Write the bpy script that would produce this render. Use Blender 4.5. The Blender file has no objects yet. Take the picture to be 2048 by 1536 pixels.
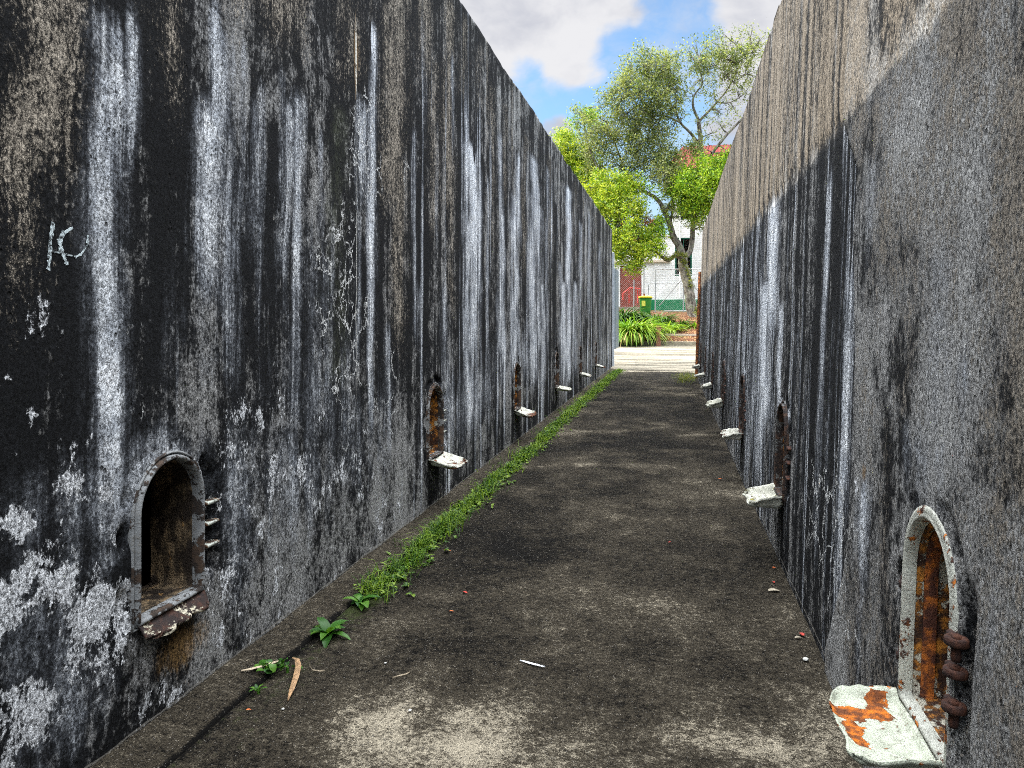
import bpy, math, random
import numpy as np
from mathutils import Vector, Matrix
R = math.radians
random.seed(7)
S = bpy.context.scene
COL = S.collection

# ------------------------------------------------------------------ camera
F_PX, TH, EYE = 1500.0, R(12.04), 1.5      # focal length in photo pixels, yaw, eye height
cd = bpy.data.cameras.new("camera"); cam = bpy.data.objects.new("camera", cd); COL.objects.link(cam)
cd.sensor_fit = 'HORIZONTAL'; cd.sensor_width = 36; cd.lens = F_PX / 2048 * 36
cd.shift_y = -126 / 2048; cd.clip_start = 0.05; cd.clip_end = 2000
cam.location = (0, 0, EYE); cam.rotation_euler = (R(90), 0, TH)
S.camera = cam

# ------------------------------------------------------------------ sun, sky, exposure
SUN_EL, SUN_AZ = 38.5, -94.0      # degrees; azimuth clockwise from +Y (so the sun stands to the left)
sl = bpy.data.lights.new("sun", 'SUN'); sun = bpy.data.objects.new("sun", sl); COL.objects.link(sun)
sl.energy = 2.6; sl.angle = R(0.5); sl.color = (1.0, 0.93, 0.82)
sd = Vector((math.sin(R(SUN_AZ)) * math.cos(R(SUN_EL)), math.cos(R(SUN_AZ)) * math.cos(R(SUN_EL)), math.sin(R(SUN_EL))))
sun.rotation_euler = sd.to_track_quat('Z', 'Y').to_euler()
S.view_settings.view_transform = 'Standard'; S.view_settings.look = 'None'
S.render.engine = 'CYCLES'; S.cycles.filter_width = 1.0; S.cycles.use_denoising = False
S.view_settings.exposure = 1.3; S.view_settings.gamma = 1.0

def at(u, v, F):
    """photo pixel at forward distance F -> world point (used to survey the far things)"""
    r = (u - 1024) / F_PX * F
    return Vector((r * math.cos(TH) - F * math.sin(TH), r * math.sin(TH) + F * math.cos(TH), EYE + (642 - v) / F_PX * F))
def on_left(u, v):
    a = TH - math.atan((u - 1024) / F_PX); Y = 1.865 / math.tan(a)
    Fd = 1.865 * math.sin(TH) + Y * math.cos(TH)
    return Y, EYE + (642 - v) / F_PX * Fd
BAT = 0.035
def on_right(u, v):
    a = math.atan((u - 1024) / F_PX) - TH; X = .66
    for _ in range(6):
        Y = X / math.tan(a); Fd = -X * math.sin(TH) + Y * math.cos(TH)
        z = EYE + (642 - v) / F_PX * Fd; X = .645 + BAT * z
    return Y, z
def on_ground(u, v, z=0.0):
    Fd = F_PX * (EYE - z) / (v - 642); p = at(u, v, Fd); return Vector((p.x, p.y, z))
def pdir(u, v): return (at(u, v, 10) - Vector((0, 0, EYE))).normalized()

# ------------------------------------------------------------------ node helper
class N:
    def __init__(s, tree): s.t = tree; s.n = tree.nodes; s.l = tree.links
    def _in(s, sock, v):
        if isinstance(v, bpy.types.NodeSocket): s.l.new(v, sock)
        elif v is not None:
            if isinstance(v, tuple) and len(v) == 3 and sock.type == 'RGBA': v = (*v, 1)
            sock.default_value = v
    def node(s, typ, **kw):
        nd = s.n.new(typ)
        for k, v in kw.items(): setattr(nd, k, v)
        return nd
    def math(s, op, a, b=None, c=None, clamp=False):
        nd = s.node('ShaderNodeMath', operation=op, use_clamp=clamp)
        s._in(nd.inputs[0], a); s._in(nd.inputs[1], b); s._in(nd.inputs[2], c) if c is not None else None
        return nd.outputs[0]
    def add(s, a, b): return s.math('ADD', a, b)
    def mul(s, a, b): return s.math('MULTIPLY', a, b)
    def vmul(s, v, k):
        nd = s.node('ShaderNodeVectorMath', operation='MULTIPLY'); s._in(nd.inputs[0], v); s._in(nd.inputs[1], k); return nd.outputs[0]
    def vadd(s, v, k):
        nd = s.node('ShaderNodeVectorMath', operation='ADD'); s._in(nd.inputs[0], v); s._in(nd.inputs[1], k); return nd.outputs[0]
    def obj(s): return s.node('ShaderNodeTexCoord').outputs['Object']
    def noise(s, vec, scale, detail=4, rough=.55, out=0, dist=0.0):
        nd = s.node('ShaderNodeTexNoise'); s._in(nd.inputs['Vector'], vec)
        nd.inputs['Scale'].default_value = scale; nd.inputs['Detail'].default_value = detail
        nd.inputs['Roughness'].default_value = rough; nd.inputs['Distortion'].default_value = dist
        return nd.outputs[out]
    def vor(s, vec, scale, feature='F1', rnd=1.0):
        nd = s.node('ShaderNodeTexVoronoi', feature=feature); s._in(nd.inputs['Vector'], vec)
        nd.inputs['Scale'].default_value = scale; nd.inputs['Randomness'].default_value = rnd
        return nd.outputs
    def step(s, x, lo, hi, a=0.0, b=1.0):
        nd = s.node('ShaderNodeMapRange', interpolation_type='SMOOTHSTEP')
        s._in(nd.inputs[0], x); s._in(nd.inputs[1], lo); s._in(nd.inputs[2], hi); s._in(nd.inputs[3], a); s._in(nd.inputs[4], b)
        return nd.outputs[0]
    def mix(s, f, a, b, mode='MIX'):
        nd = s.node('ShaderNodeMix', data_type='RGBA', blend_type=mode)
        s._in(nd.inputs[0], f); s._in(nd.inputs[6], a); s._in(nd.inputs[7], b); return nd.outputs[2]
    def sep(s, v):
        nd = s.node('ShaderNodeSeparateXYZ'); s._in(nd.inputs[0], v); return nd.outputs
    def sepc(s, v):
        nd = s.node('ShaderNodeSeparateColor'); s._in(nd.inputs[0], v); return nd.outputs
    def attr(s, name): return s.node('ShaderNodeAttribute', attribute_name=name)
    def island(s): return s.node('ShaderNodeNewGeometry').outputs['Random Per Island']
    def bump(s, h, strength=.5, dist=.01, normal=None):
        nd = s.node('ShaderNodeBump'); s._in(nd.inputs['Height'], h); nd.inputs['Strength'].default_value = strength
        nd.inputs['Distance'].default_value = dist
        if normal is not None: s._in(nd.inputs['Normal'], normal)
        return nd.outputs[0]
MATS = {}
def newmat(name):
    m = bpy.data.materials.new(name); m.use_nodes = True; n = N(m.node_tree); n.n.clear()
    b = n.node('ShaderNodeBsdfPrincipled'); o = n.node('ShaderNodeOutputMaterial'); n.l.new(b.outputs[0], o.inputs[0])
    MATS[name] = m
    def fin(col, rough=.8, normal=None, metal=0.0, spec=.3, sub=None):
        n._in(b.inputs['Base Color'], col); n._in(b.inputs['Roughness'], rough); n._in(b.inputs['Metallic'], metal)
        b.inputs['Specular IOR Level'].default_value = spec
        if normal is not None: n._in(b.inputs['Normal'], normal)
        return m
    return n, fin, b

# ------------------------------------------------------------------ world: sky with cloud banks, brightened overhead as added fill
W = bpy.data.worlds.new("World"); S.world = W; W.use_nodes = True
w = N(W.node_tree); w.n.clear()
sky = w.node('ShaderNodeTexSky', sky_type='NISHITA'); sky.sun_disc = False
sky.sun_elevation = R(SUN_EL); sky.sun_rotation = R(SUN_AZ); sky.air_density = 1.0; sky.dust_density = .6; sky.ozone_density = 2.0
dirv = w.node('ShaderNodeTexCoord').outputs['Generated']
dx = w.sep(dirv)
def blob(u, v, deg0, deg1, wt):
    d = pdir(u, v); nd = w.node('ShaderNodeVectorMath', operation='DOT_PRODUCT'); w._in(nd.inputs[0], dirv); nd.inputs[1].default_value = d
    return w.mul(w.step(nd.outputs['Value'], math.cos(R(deg1)), math.cos(R(deg0))), wt)
warp = w.vadd(w.vmul(dirv, (1, 1, 1.6)), w.vmul(w.vadd(w.noise(dirv, 5, 4, .6, out=1), (-.5, -.5, -.5)), (.12, .12, .12)))
cn = w.noise(warp, 5.5, 7, .58)
csh0 = w.noise(w.vadd(warp, (.3, .1, .2)), 9, 6, .62)
acc = w.add(w.mul(w.add(cn, -.5), 2.7), .50)
for a in [(1060, 30, 3, 10, .55), (1180, 60, 2, 5, .45), (1060, 200, 1, 3.5, -.35), (1120, 165, .6, 2.0, .35), (1250, 175, 1, 9, -.62), (1335, 70, .5, 6.5, -.6), (1130, 240, .5, 4, -.35), (1180, 130, .3, 2.0, .25),
          (1420, 30, .5, 2.5, -.25), (1540, 20, 1, 7.5, .85), (1460, 200, 1, 4, .35), (1110, 262, .6, 1.6, .7), (1180, 300, 1, 4, .25), (1270, -40, 1, 4, .3), (1290, 40, .3, 1.2, .3)]:
    acc = w.add(acc, blob(*a))
cmask = w.math('MAXIMUM', w.step(acc, .24, .92), w.mul(w.step(csh0, .35, .7), .45))
csh = w.noise(w.vadd(warp, (0.03, 0.0, 0.08)), 7, 6, .55)
ccol = w.mix(w.step(csh, .35, .65), (2.3, 2.38, 2.7), (3.5, 3.5, 3.6))
up = w.step(dx[2], .42, .80, 1.0, 10.0)  # cloud above the view brightened to fill the shaded alley walls
ccol = w.mix(w.step(dx[2], .42, .7), ccol, (3.2, 3.3, 3.45))
cmask = w.math('MAXIMUM', cmask, w.step(dx[2], .45, .62))  # solid cloud added overhead, out of view, to carry that fill light
ccol = w.mix(1.0, ccol, up, 'MULTIPLY')
skyc = w.mix(1.0, sky.outputs[0], (.86, 1.0, 1.05), 'MULTIPLY')
final = w.mix(cmask, skyc, ccol)
bg = w.node('ShaderNodeBackground'); w._in(bg.inputs[0], final); bg.inputs[1].default_value = .1
wo = w.node('ShaderNodeOutputWorld'); w.l.new(bg.outputs[0], wo.inputs[0])

# ------------------------------------------------------------------ numpy noise
_rs = np.random.RandomState(3); _T = _rs.rand(256, 256)
def vnoise(x, y, seed=0):
    x = np.asarray(x, float) + seed * 17.31; y = np.asarray(y, float) + seed * 9.77
    ix = np.floor(x).astype(int); iy = np.floor(y).astype(int); fx = x - ix; fy = y - iy
    fx = fx * fx * (3 - 2 * fx); fy = fy * fy * (3 - 2 * fy)
    g = lambda a, b: _T[a & 255, b & 255]
    return (g(ix, iy) * (1 - fx) + g(ix + 1, iy) * fx) * (1 - fy) + (g(ix, iy + 1) * (1 - fx) + g(ix + 1, iy + 1) * fx) * fy
def fbm(x, y, seed=0, o=4):
    s = 0; a = .5; t = 0
    for k in range(o): s = s + a * vnoise(x * 2 ** k, y * 2 ** k, seed + k * 3); t += a; a *= .55
    return s / t
def sst(x, a, b):
    t = np.clip((x - a) / (b - a), 0, 1); return t * t * (3 - 2 * t)

# ------------------------------------------------------------------ mesh helper
def tag(o, label=None, cat=None, group=None, kind=None):
    for k, v in (('label', label), ('category', cat), ('group', group), ('kind', kind)):
        if v: o[k] = v
    return o
def empty(name, loc, rz=0):
    o = bpy.data.objects.new(name, None); o.location = loc; o.rotation_euler.z = rz; o.empty_display_size = .2; COL.objects.link(o); return o
def link_mesh(name, v, f, mat, parent=None, smooth=False, world=False):
    me = bpy.data.meshes.new(name)
    if world and parent is not None:
        p = parent.location; v = [(a[0] - p.x, a[1] - p.y, a[2] - p.z) for a in v]
    me.from_pydata([tuple(map(float, a)) for a in v] if not isinstance(v, list) else v, [], f); me.update()
    if smooth: me.polygons.foreach_set('use_smooth', [True] * len(me.polygons))
    o = bpy.data.objects.new(name, me); COL.objects.link(o)
    if mat: me.materials.append(mat)
    if parent: o.parent = parent
    return o
class MB:
    def __init__(s): s.v = []; s.f = []
    def box(s, c, d, rz=0, tilt=None, bev=0.0):
        M = Matrix.Translation(c) @ Matrix.Rotation(rz, 4, 'Z')
        if tilt is not None: M = M @ Matrix.Rotation(tilt[0], 4, tilt[1])
        x, y, z = d[0] / 2, d[1] / 2, d[2] / 2; b = min(bev, x * .9, y * .9, z * .9); n = len(s.v)
        if b <= 0:
            for X in (-x, x):
                for Y in (-y, y):
                    for Z in (-z, z): s.v.append(tuple(M @ Vector((X, Y, Z))))
            s.f += [tuple(n + i for i in q) for q in ((0, 1, 3, 2), (4, 6, 7, 5), (0, 4, 5, 1), (2, 3, 7, 6), (0, 2, 6, 4), (1, 5, 7, 3))]
        else:   # chamfered box as stacked loops
            rings = []
            for (zz, ins) in ((-z, b), (-z + b, 0), (z - b, 0), (z, b)):
                X, Y = x - ins, y - ins; c_ = b
                pts = [(X - c_, -Y), (X, -Y + c_), (X, Y - c_), (X - c_, Y), (-X + c_, Y), (-X, Y - c_), (-X, -Y + c_), (-X + c_, -Y)]
                rings.append([len(s.v) + k for k in range(8)])
                s.v += [tuple(M @ Vector((p[0], p[1], zz))) for p in pts]
            for a, b2 in zip(rings, rings[1:]):
                for k in range(8): s.f.append((a[k], a[(k + 1) % 8], b2[(k + 1) % 8], b2[k]))
            s.f.append(tuple(reversed(rings[0]))); s.f.append(tuple(rings[-1]))
        return s
    def tube(s, pts, rad, n=8, cap=True):
        pts = [Vector(p) for p in pts]; rad = rad if isinstance(rad, (list, tuple)) else [rad] * len(pts)
        up = Vector((0, 0, 1)); prev = None; rings = []
        for i, p in enumerate(pts):
            d = (pts[min(i + 1, len(pts) - 1)] - pts[max(i - 1, 0)])
            if d.length < 1e-9: d = Vector((0, 0, 1))
            d.normalize()
            if prev is None:
                a = d.cross(up);
                if a.length < .05: a = d.cross(Vector((1, 0, 0)))
            else: a = prev - d * prev.dot(d)
            a.normalize(); prev = a; b = d.cross(a)
            rings.append([len(s.v) + k for k in range(n)])
            for k in range(n):
                t = 2 * math.pi * k / n; s.v.append(tuple(p + (a * math.cos(t) + b * math.sin(t)) * rad[i]))
        for A, B in zip(rings, rings[1:]):
            for k in range(n): s.f.append((A[k], A[(k + 1) % n], B[(k + 1) % n], B[k]))
        if cap: s.f.append(tuple(reversed(rings[0]))); s.f.append(tuple(rings[-1]))
        return s
    def lathe(s, c, prof, n=20):
        rings = []
        for r, z in prof:
            rings.append([len(s.v) + k for k in range(n)])
            for k in range(n):
                t = 2 * math.pi * k / n; s.v.append((c[0] + r * math.cos(t), c[1] + r * math.sin(t), c[2] + z))
        for A, B in zip(rings, rings[1:]):
            for k in range(n): s.f.append((A[k], A[(k + 1) % n], B[(k + 1) % n], B[k]))
        s.f.append(tuple(reversed(rings[0]))); s.f.append(tuple(rings[-1])); return s
    def poly(s, pts):
        n = len(s.v); s.v += [tuple(p) for p in pts]; s.f.append(tuple(range(n, n + len(pts)))); return s
    def build(s, name, mat, parent=None, smooth=False, world=True): return link_mesh(name, s.v, s.f, mat, parent, smooth, world)

# ------------------------------------------------------------------ materials
def wall_mat(name, lens=(), grime_shade=(.0065, .007, .008), warm=(.30, .265, .215)):
    n, fin, b = newmat(name)
    P = n.obj(); xyz = n.sep(P)
    st = n.attr('stain_shade'); rgb = n.sepc(st.outputs['Color']); Wm, Tm, Gm, Vm = rgb[0], rgb[1], rgb[2], st.outputs['Alpha']
    mk = n.attr('marks'); mc = n.sepc(mk.outputs['Color']); Pm, Rm, Cm = mc[0], mc[1], mc[2]
    wob = n.vmul(n.vadd(n.noise(P, 3, 3, .5, out=1), (-.5, -.5, -.5)), (.0, .05, .05))
    Q = n.vadd(P, wob)
    fine = n.noise(n.vmul(Q, (1, 1, .6)), 75, 5, .65)
    micro = n.noise(P, 240, 3, .6)
    strk = n.noise(n.vmul(Q, (1, 1, .035)), 38, 6, .68)
    strw = n.noise(n.vmul(Q, (1, 1, .06)), 9, 5, .6)
    blot = n.noise(n.vmul(Q, (1, 1, .7)), 11, 6, .62)
    c = lambda x, k: n.mul(n.add(x, -.5), k)
    SK = mk.outputs['Alpha']
    strk = n.mix(SK, n.noise(n.vmul(Q, (1, 1, .6)), 30, 6, .7), strk)
    grain = n.noise(n.vmul(P, (1, 1, .85)), 100, 5, .88)
    clot = n.noise(n.vmul(Q, (1, 1, .9)), 26, 6, .8)
    base = n.mix(n.step(n.add(c(clot, 1.5), n.add(c(fine, .9), n.add(c(blot, 1.2), n.add(c(strk, 1.1), n.mul(Gm, 1.15))))), .24, .78), grime_shade, (.25, .25, .245))
    base = n.mix(n.mul(n.step(n.add(c(micro, 1.5), n.add(Gm, c(fine, .8))), .55, .95), .6), base, (.30, .30, .29))
    base = n.mix(n.mul(n.step(n.add(c(fine, .8), n.add(c(blot, .8), Vm)), .4, 1.0), .6), base, (.075, .085, .050))
    tsum = n.add(n.mul(Tm, 1.15), n.add(c(fine, 1.6), n.add(c(strk, 1.0), n.add(c(micro, .8), n.add(c(clot, 1.3), c(blot, .6))))))
    tcol = n.mix(n.step(micro, .35, .65), tuple(x * .72 for x in warm), tuple(min(1, x * 1.3) for x in warm))
    base = n.mix(n.mul(n.step(tsum, .36, .86), .92), base, tcol)
    wsum = n.add(n.mul(Wm, 1.12), n.add(c(strk, 1.7), n.add(c(fine, .9), n.add(c(clot, .8), n.add(c(strw, 1.3), c(micro, .4))))))
    wcol = n.mix(n.step(blot, .3, .75), (.36, .39, .43), (.80, .83, .85))
    wf = n.mul(n.step(wsum, .32, 1.12), n.step(Wm, .02, .25))
    veil = n.mul(n.mul(n.step(n.add(n.mul(Wm, 1.1), n.add(c(strw, 1.2), n.add(c(strk, .8), c(clot, .9)))), .05, .75), n.step(Wm, .01, .2)), .72)
    base = n.mix(veil, base, (.145, .158, .180))
    base = n.mix(wf, base, wcol)
    psum = n.add(n.mul(Pm, 1.08), n.add(c(n.noise(Q, 6, 5, .6), 1.3), n.add(c(blot, 1.3), n.add(c(clot, .7), c(fine, .7)))))
    pf = n.mul(n.step(psum, .56, .66), n.step(Pm, .02, .2))
    base = n.mix(pf, base, n.mix(n.step(n.add(n.mul(micro, .5), n.mul(fine, .5)), .38, .6), (.26, .27, .285), (.70, .72, .74)))
    rsum = n.add(Rm, n.add(c(strw, 1.2), c(fine, 1.0)))
    base = n.mix(n.mul(n.step(rsum, .4, .9), .8), base, (.23, .14, .055))
    # hairline crazing filled with lime
    cv = n.vadd(P, n.vmul(n.vadd(n.noise(P, 9, 4, .65, out=1), (-.5, -.5, -.5)), (.22, .22, .22)))
    e = n.vor(n.vmul(cv, (1, 1, .75)), 5.5, 'DISTANCE_TO_EDGE')[0]
    crk = n.mul(n.step(e, .012, .028, 1.0, 0.0), n.step(n.add(Cm, c(n.noise(P, 5, 3), 1.4)), .36, .6))
    base = n.mix(n.mul(crk, .9), base, (.60, .61, .60))
    gm = n.step(grain, .39, .62, .18, 1.9)
    base = n.mix(1.0, base, gm, 'MULTIPLY')
    lv = n.vor(Q, 60); lc = n.sepc(lv[1]); lich = n.mul(n.mul(n.step(lv[0], .20, .42, 1.0, 0.0), n.step(n.add(lc[0], n.mul(n.add(clot, -.5), 1.2)), .80, .92)), n.step(Gm, .3, .7))
    base = n.mix(n.mul(lich, .55), base, n.mix(lc[1], (.20, .20, .17), (.48, .47, .42)))
    foot_ln = n.step(n.math('ABSOLUTE', n.add(xyz[2], n.add(-.042, c(n.noise(P, 9, 4), .03)))), .002, .006, 1.0, 0.0)
    base = n.mix(n.mul(foot_ln, .55), base, (.36, .34, .30))
    # pits
    pit = n.step(n.vor(n.vmul(Q, (1, 1, .7)), 30, 'F1')[0], .12, .24, 1.0, 0.0)
    pit = n.mul(pit, n.step(n.noise(P, 7, 3), .54, .62))
    base = n.mix(n.mul(pit, .7), base, (.012, .012, .012))
    h = n.add(n.mul(grain, .9), n.add(n.mul(clot, .7), n.mul(fine, .4)))
    h = n.add(h, n.add(n.mul(micro, .15), n.add(n.mul(blot, .7), n.add(n.mul(strk, .3), n.add(n.mul(crk, .25), n.mul(pit, -1.2))))))
    h = n.add(h, n.mul(pf, .35)); h = n.add(h, n.mul(n.step(tsum, .42, .72), .35))
    for (y0, zc, hz, wd, col, wig) in lens:
        yw = n.add(xyz[1], n.mul(n.add(n.noise(n.vmul(P, (1, 0, 1)), 6, 4, .6), -.5), wig))
        q = n.math('DIVIDE', n.add(xyz[2], -zc), hz); q = n.math('SUBTRACT', 1.0, n.math('POWER', n.math('ABSOLUTE', q), 1.6), clamp=True)
        dd = n.math('ABSOLUTE', n.add(yw, -y0))
        f = n.step(n.math('SUBTRACT', n.mul(q, wd), dd), -.002, .003)
        f = n.mul(f, n.step(n.noise(P, 14, 4), .30, .45)); f = n.mul(f, n.math('GREATER_THAN', q, .02))
        base = n.mix(f, base, col); h = n.add(h, n.mul(f, -1.5))
    return fin(base, .9, n.bump(h, .9, .012), spec=.12)
def rusty(name, paint, rust_amt, dark=(.05, .018, .010), orange=(.55, .17, .02), extra=None):
    n, fin, b = newmat(name); P = n.obj()
    if rust_amt is None: pass
    big = n.noise(P, 9, 5, .62); med = n.noise(P, 38, 5, .65); fi = n.noise(P, 160, 4, .6)
    r = n.add(n.mul(big, .8), n.add(n.mul(med, .5), n.mul(fi, .12)))
    if extra: r = n.add(r, extra(n, P))
    lo = 1.02 - rust_amt
    pc = n.mix(n.step(n.noise(P, 22, 4), .4, .65), paint, tuple(x * .78 for x in paint))
    pc = n.mix(n.mul(n.step(n.add(n.mul(fi, .6), n.mul(med, .4)), .50, .62), .55), pc, (.16, .14, .11))
    rc = n.mix(n.step(n.noise(P, 26, 4, .6), .42, .68), dark, orange)
    f = n.step(r, lo, lo + .05)
    col = n.mix(f, pc, rc)
    return fin(col, n.math('MULTIPLY_ADD', f, .35, .5), n.bump(n.add(n.mul(med, .5), n.add(n.mul(fi, .6), n.mul(f, .5))), .8, .006), spec=.35)
def simple(name, col, rough=.7, var=.25, scale=20, bump=.3, metal=0.0, spec=.3):
    n, fin, b = newmat(name); P = n.obj(); a = n.noise(P, scale, 5, .6)
    c = n.mix(n.step(a, .3, .7), tuple(x * (1 - var) for x in col), tuple(min(1, x * (1 + var)) for x in col))
    return fin(c, rough, n.bump(n.noise(P, scale * 3, 4), bump, .01), metal, spec)
def leafmat(name, cols, rough=.45, trans=.35):
    n, fin, b = newmat(name); i = n.island(); P = n.obj()
    cl = n.noise(P, 1.1, 3, .6)
    c = n.mix(n.step(i, .2, .8), cols[0], cols[1]); c = n.mix(n.step(n.add(n.mul(i, .5), n.mul(cl, .9)), .62, .85), c, cols[2])
    m = fin(c, rough, None, 0, .35)
    tr = n.node('ShaderNodeBsdfTranslucent'); n._in(tr.inputs[0], n.mix(1.0, c, (1.3, 1.35, .6), 'MULTIPLY'))
    mx = n.node('ShaderNodeMixShader'); mx.inputs[0].default_value = trans
    n.l.new(b.outputs[0], mx.inputs[1]); n.l.new(tr.outputs[0], mx.inputs[2])
    o = [x for x in n.n if x.type == 'OUTPUT_MATERIAL'][0]; n.l.new(mx.outputs[0], o.inputs[0])
    return m

def path_mat():
    n, fin, b = newmat('worn_asphalt'); P = n.obj()
    a = n.attr('wear'); Lm = n.sepc(a.outputs['Color']); L, Mo, Sp = Lm[0], Lm[1], Lm[2]
    g1 = n.noise(P, 130, 4, .7); g2 = n.noise(P, 300, 3, .6); md = n.noise(P, 26, 5, .65); bl = n.noise(P, 5, 5, .6)
    v = n.vor(P, 170)
    s = n.add(n.mul(n.add(L, -.0), 1.0), n.add(n.mul(n.add(g1, -.5), 2.2), n.add(n.mul(n.add(g2, -.5), 1.2), n.add(n.mul(n.add(md, -.5), 1.2), n.mul(n.add(bl, -.5), .8)))))
    cg = n.noise(P, 60, 6, .85); s = n.add(s, n.add(n.mul(n.add(cg, -.5), 3.2), n.mul(n.add(n.noise(n.vmul(P, (.6, 1, 1)), 38, 5, .8), -.5), 1.5)))
    base = n.mix(n.step(s, -.5, .45), (.0045, .004, .0035), (.062, .052, .037))
    base = n.mix(n.step(s, .45, 1.45), base, (.50, .44, .33))
    ag = n.vor(P, 95); agc = n.sepc(ag[1]); agm = n.mul(n.step(ag[0], .22, .42, 1.0, 0.0), n.step(n.add(agc[0], n.mul(n.add(md, -.5), .8)), .80, .88))
    base = n.mix(n.mul(agm, .8), base, n.mix(agc[1], (.09, .08, .065), (.34, .31, .26)))
    dk = n.mul(n.step(ag[0], .25, .4, 1.0, 0.0), n.step(agc[2], .80, .86)); base = n.mix(n.mul(dk, .8), base, (.005, .005, .005))
    grit = n.mul(n.step(v[0], .18, .3, 1.0, 0.0), n.step(n.sepc(v[1])[0], .93, .96))
    base = n.mix(n.mul(grit, .85), base, (.50, .48, .44))
    base = n.mix(n.mul(n.step(n.add(Mo, n.mul(n.add(md, -.5), 1.5)), .45, .9), .8), base, (.045, .06, .018))
    h = n.add(n.add(n.mul(agm, .5), n.mul(cg, .8)), n.add(n.add(n.mul(g1, .8), n.mul(g2, .35)), n.add(n.mul(md, .5), n.mul(grit, .3))))
    return fin(base, .92, n.bump(h, 1.0, .014), spec=.1)
def concrete(name, lo, hi, grey=.5, scale=1.0, stretch=(1, 1, 1)):
    n, fin, b = newmat(name); P = n.vmul(n.obj(), stretch)
    a = n.noise(P, 3 * scale, 6, .62); m = n.noise(P, 30 * scale, 5, .65); f = n.noise(P, 140 * scale, 3, .6)
    s = n.add(n.mul(a, .6), n.add(n.mul(m, .5), n.mul(f, .35)))
    c = n.mix(n.step(s, .55, .9), lo, hi)
    return fin(c, .9, n.bump(n.add(m, f), .6, .01), spec=.2)

# ------------------------------------------------------------------ the ground
def gz(y):
    return np.interp(y, [23, 33, 33.6, 34.2, 36.4, 38, 42, 46], [0, .42, .42, .42, 1.0, 1.6, 2.05, 2.1])
ys = np.concatenate([[-400, -60, -10], np.arange(-6, 60, 1.0), [80, 150, 400, 900]]); xs = np.array([-900, -200, -60, -20, -10, -5, 0, 5, 10, 20, 60, 200, 900.])
v = [(x, y, float(gz(y)) - .02) for y in ys for x in xs]; nx = len(xs)
f = [(j * nx + i, j * nx + i + 1, (j + 1) * nx + i + 1, (j + 1) * nx + i) for j in range(len(ys) - 1) for i in range(nx - 1)]
tag(link_mesh('ground', v, f, simple('soil_and_turf', (.06, .065, .035), .95, .5, 2.0)), kind='structure')

def gridmesh(name, xs, ys, zfun, mat, attrs=None, kind='structure'):
    X, Y = np.meshgrid(xs, ys); Z = zfun(X, Y); nx, ny = len(xs), len(ys)
    v = list(zip(X.ravel().tolist(), Y.ravel().tolist(), Z.ravel().tolist()))
    f = [(j * nx + i, j * nx + i + 1, (j + 1) * nx + i + 1, (j + 1) * nx + i) for j in range(ny - 1) for i in range(nx - 1)]
    o = link_mesh(name, v, f, mat, None, True)
    if attrs is not None:
        a = o.data.color_attributes.new('wear', 'FLOAT_COLOR', 'POINT'); a.data.foreach_set('color', attrs(X, Y).reshape(-1).astype('f4'))
    if kind: o['kind'] = kind
    return o
py = np.concatenate([np.linspace(-3, 1, 12), 1.02 * (23.2 / 1.02) ** np.linspace(0, 1, 420)]); px = np.linspace(-1.70, .70, 121)
def path_attr(X, Y):
    L = (fbm(X * 1.3, Y * .9, 5, 4) - .5) * 1.5 - .20
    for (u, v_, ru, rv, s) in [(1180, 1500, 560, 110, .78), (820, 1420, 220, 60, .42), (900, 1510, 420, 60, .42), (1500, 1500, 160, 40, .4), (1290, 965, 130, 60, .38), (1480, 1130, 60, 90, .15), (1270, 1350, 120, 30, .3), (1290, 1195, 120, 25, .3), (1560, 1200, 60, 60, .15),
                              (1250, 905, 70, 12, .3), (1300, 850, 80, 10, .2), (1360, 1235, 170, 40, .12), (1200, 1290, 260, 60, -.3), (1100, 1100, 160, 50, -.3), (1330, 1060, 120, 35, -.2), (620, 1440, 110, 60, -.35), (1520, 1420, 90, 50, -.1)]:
        c = on_ground(u, v_); rx = abs(on_ground(u + ru, v_).x - c.x); ry = abs(on_ground(u, v_ + rv).y - on_ground(u, v_ - rv).y) / 2
        L = L + s * np.exp(-((X - c.x) / rx) ** 2 - ((Y - c.y) / ry) ** 2) * (-.1 + 1.7 * fbm(X * 4, Y * 5, 8, 5))
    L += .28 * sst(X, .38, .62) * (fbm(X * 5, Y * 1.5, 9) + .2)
    L -= .45 * np.exp(-((X + 1.645) / .016) ** 2)
    L += .22 * sst(fbm(X * 6, Y * 5, 16, 5), .52, .66)
    L += .35 * sst(fbm(X * 2.0, Y * 3.0, 15, 4), .56, .66) * sst(Y, 4, 8)
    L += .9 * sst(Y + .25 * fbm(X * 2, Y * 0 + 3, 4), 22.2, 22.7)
    M = 1.1 * np.exp(-((X + 1.60) / .07) ** 2) * sst(Y, 3.2, 4.2) + sst(-X, 1.25, 1.6) * (.25 + .5 * fbm(X * 4, Y * 2, 12)) + sst(X, .5, .68) * .2 * sst(Y, 6, 14)
    return np.stack([L, M, L * 0, L * 0 + 1], -1)
def path_z(X, Y): return .006 + .012 * (fbm(X * 1.5, Y * 1.5, 2) - .5) + .004 * (fbm(X * 14, Y * 14, 3) - .5)
gridmesh('path', px, py, path_z, path_mat(), path_attr)

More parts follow.
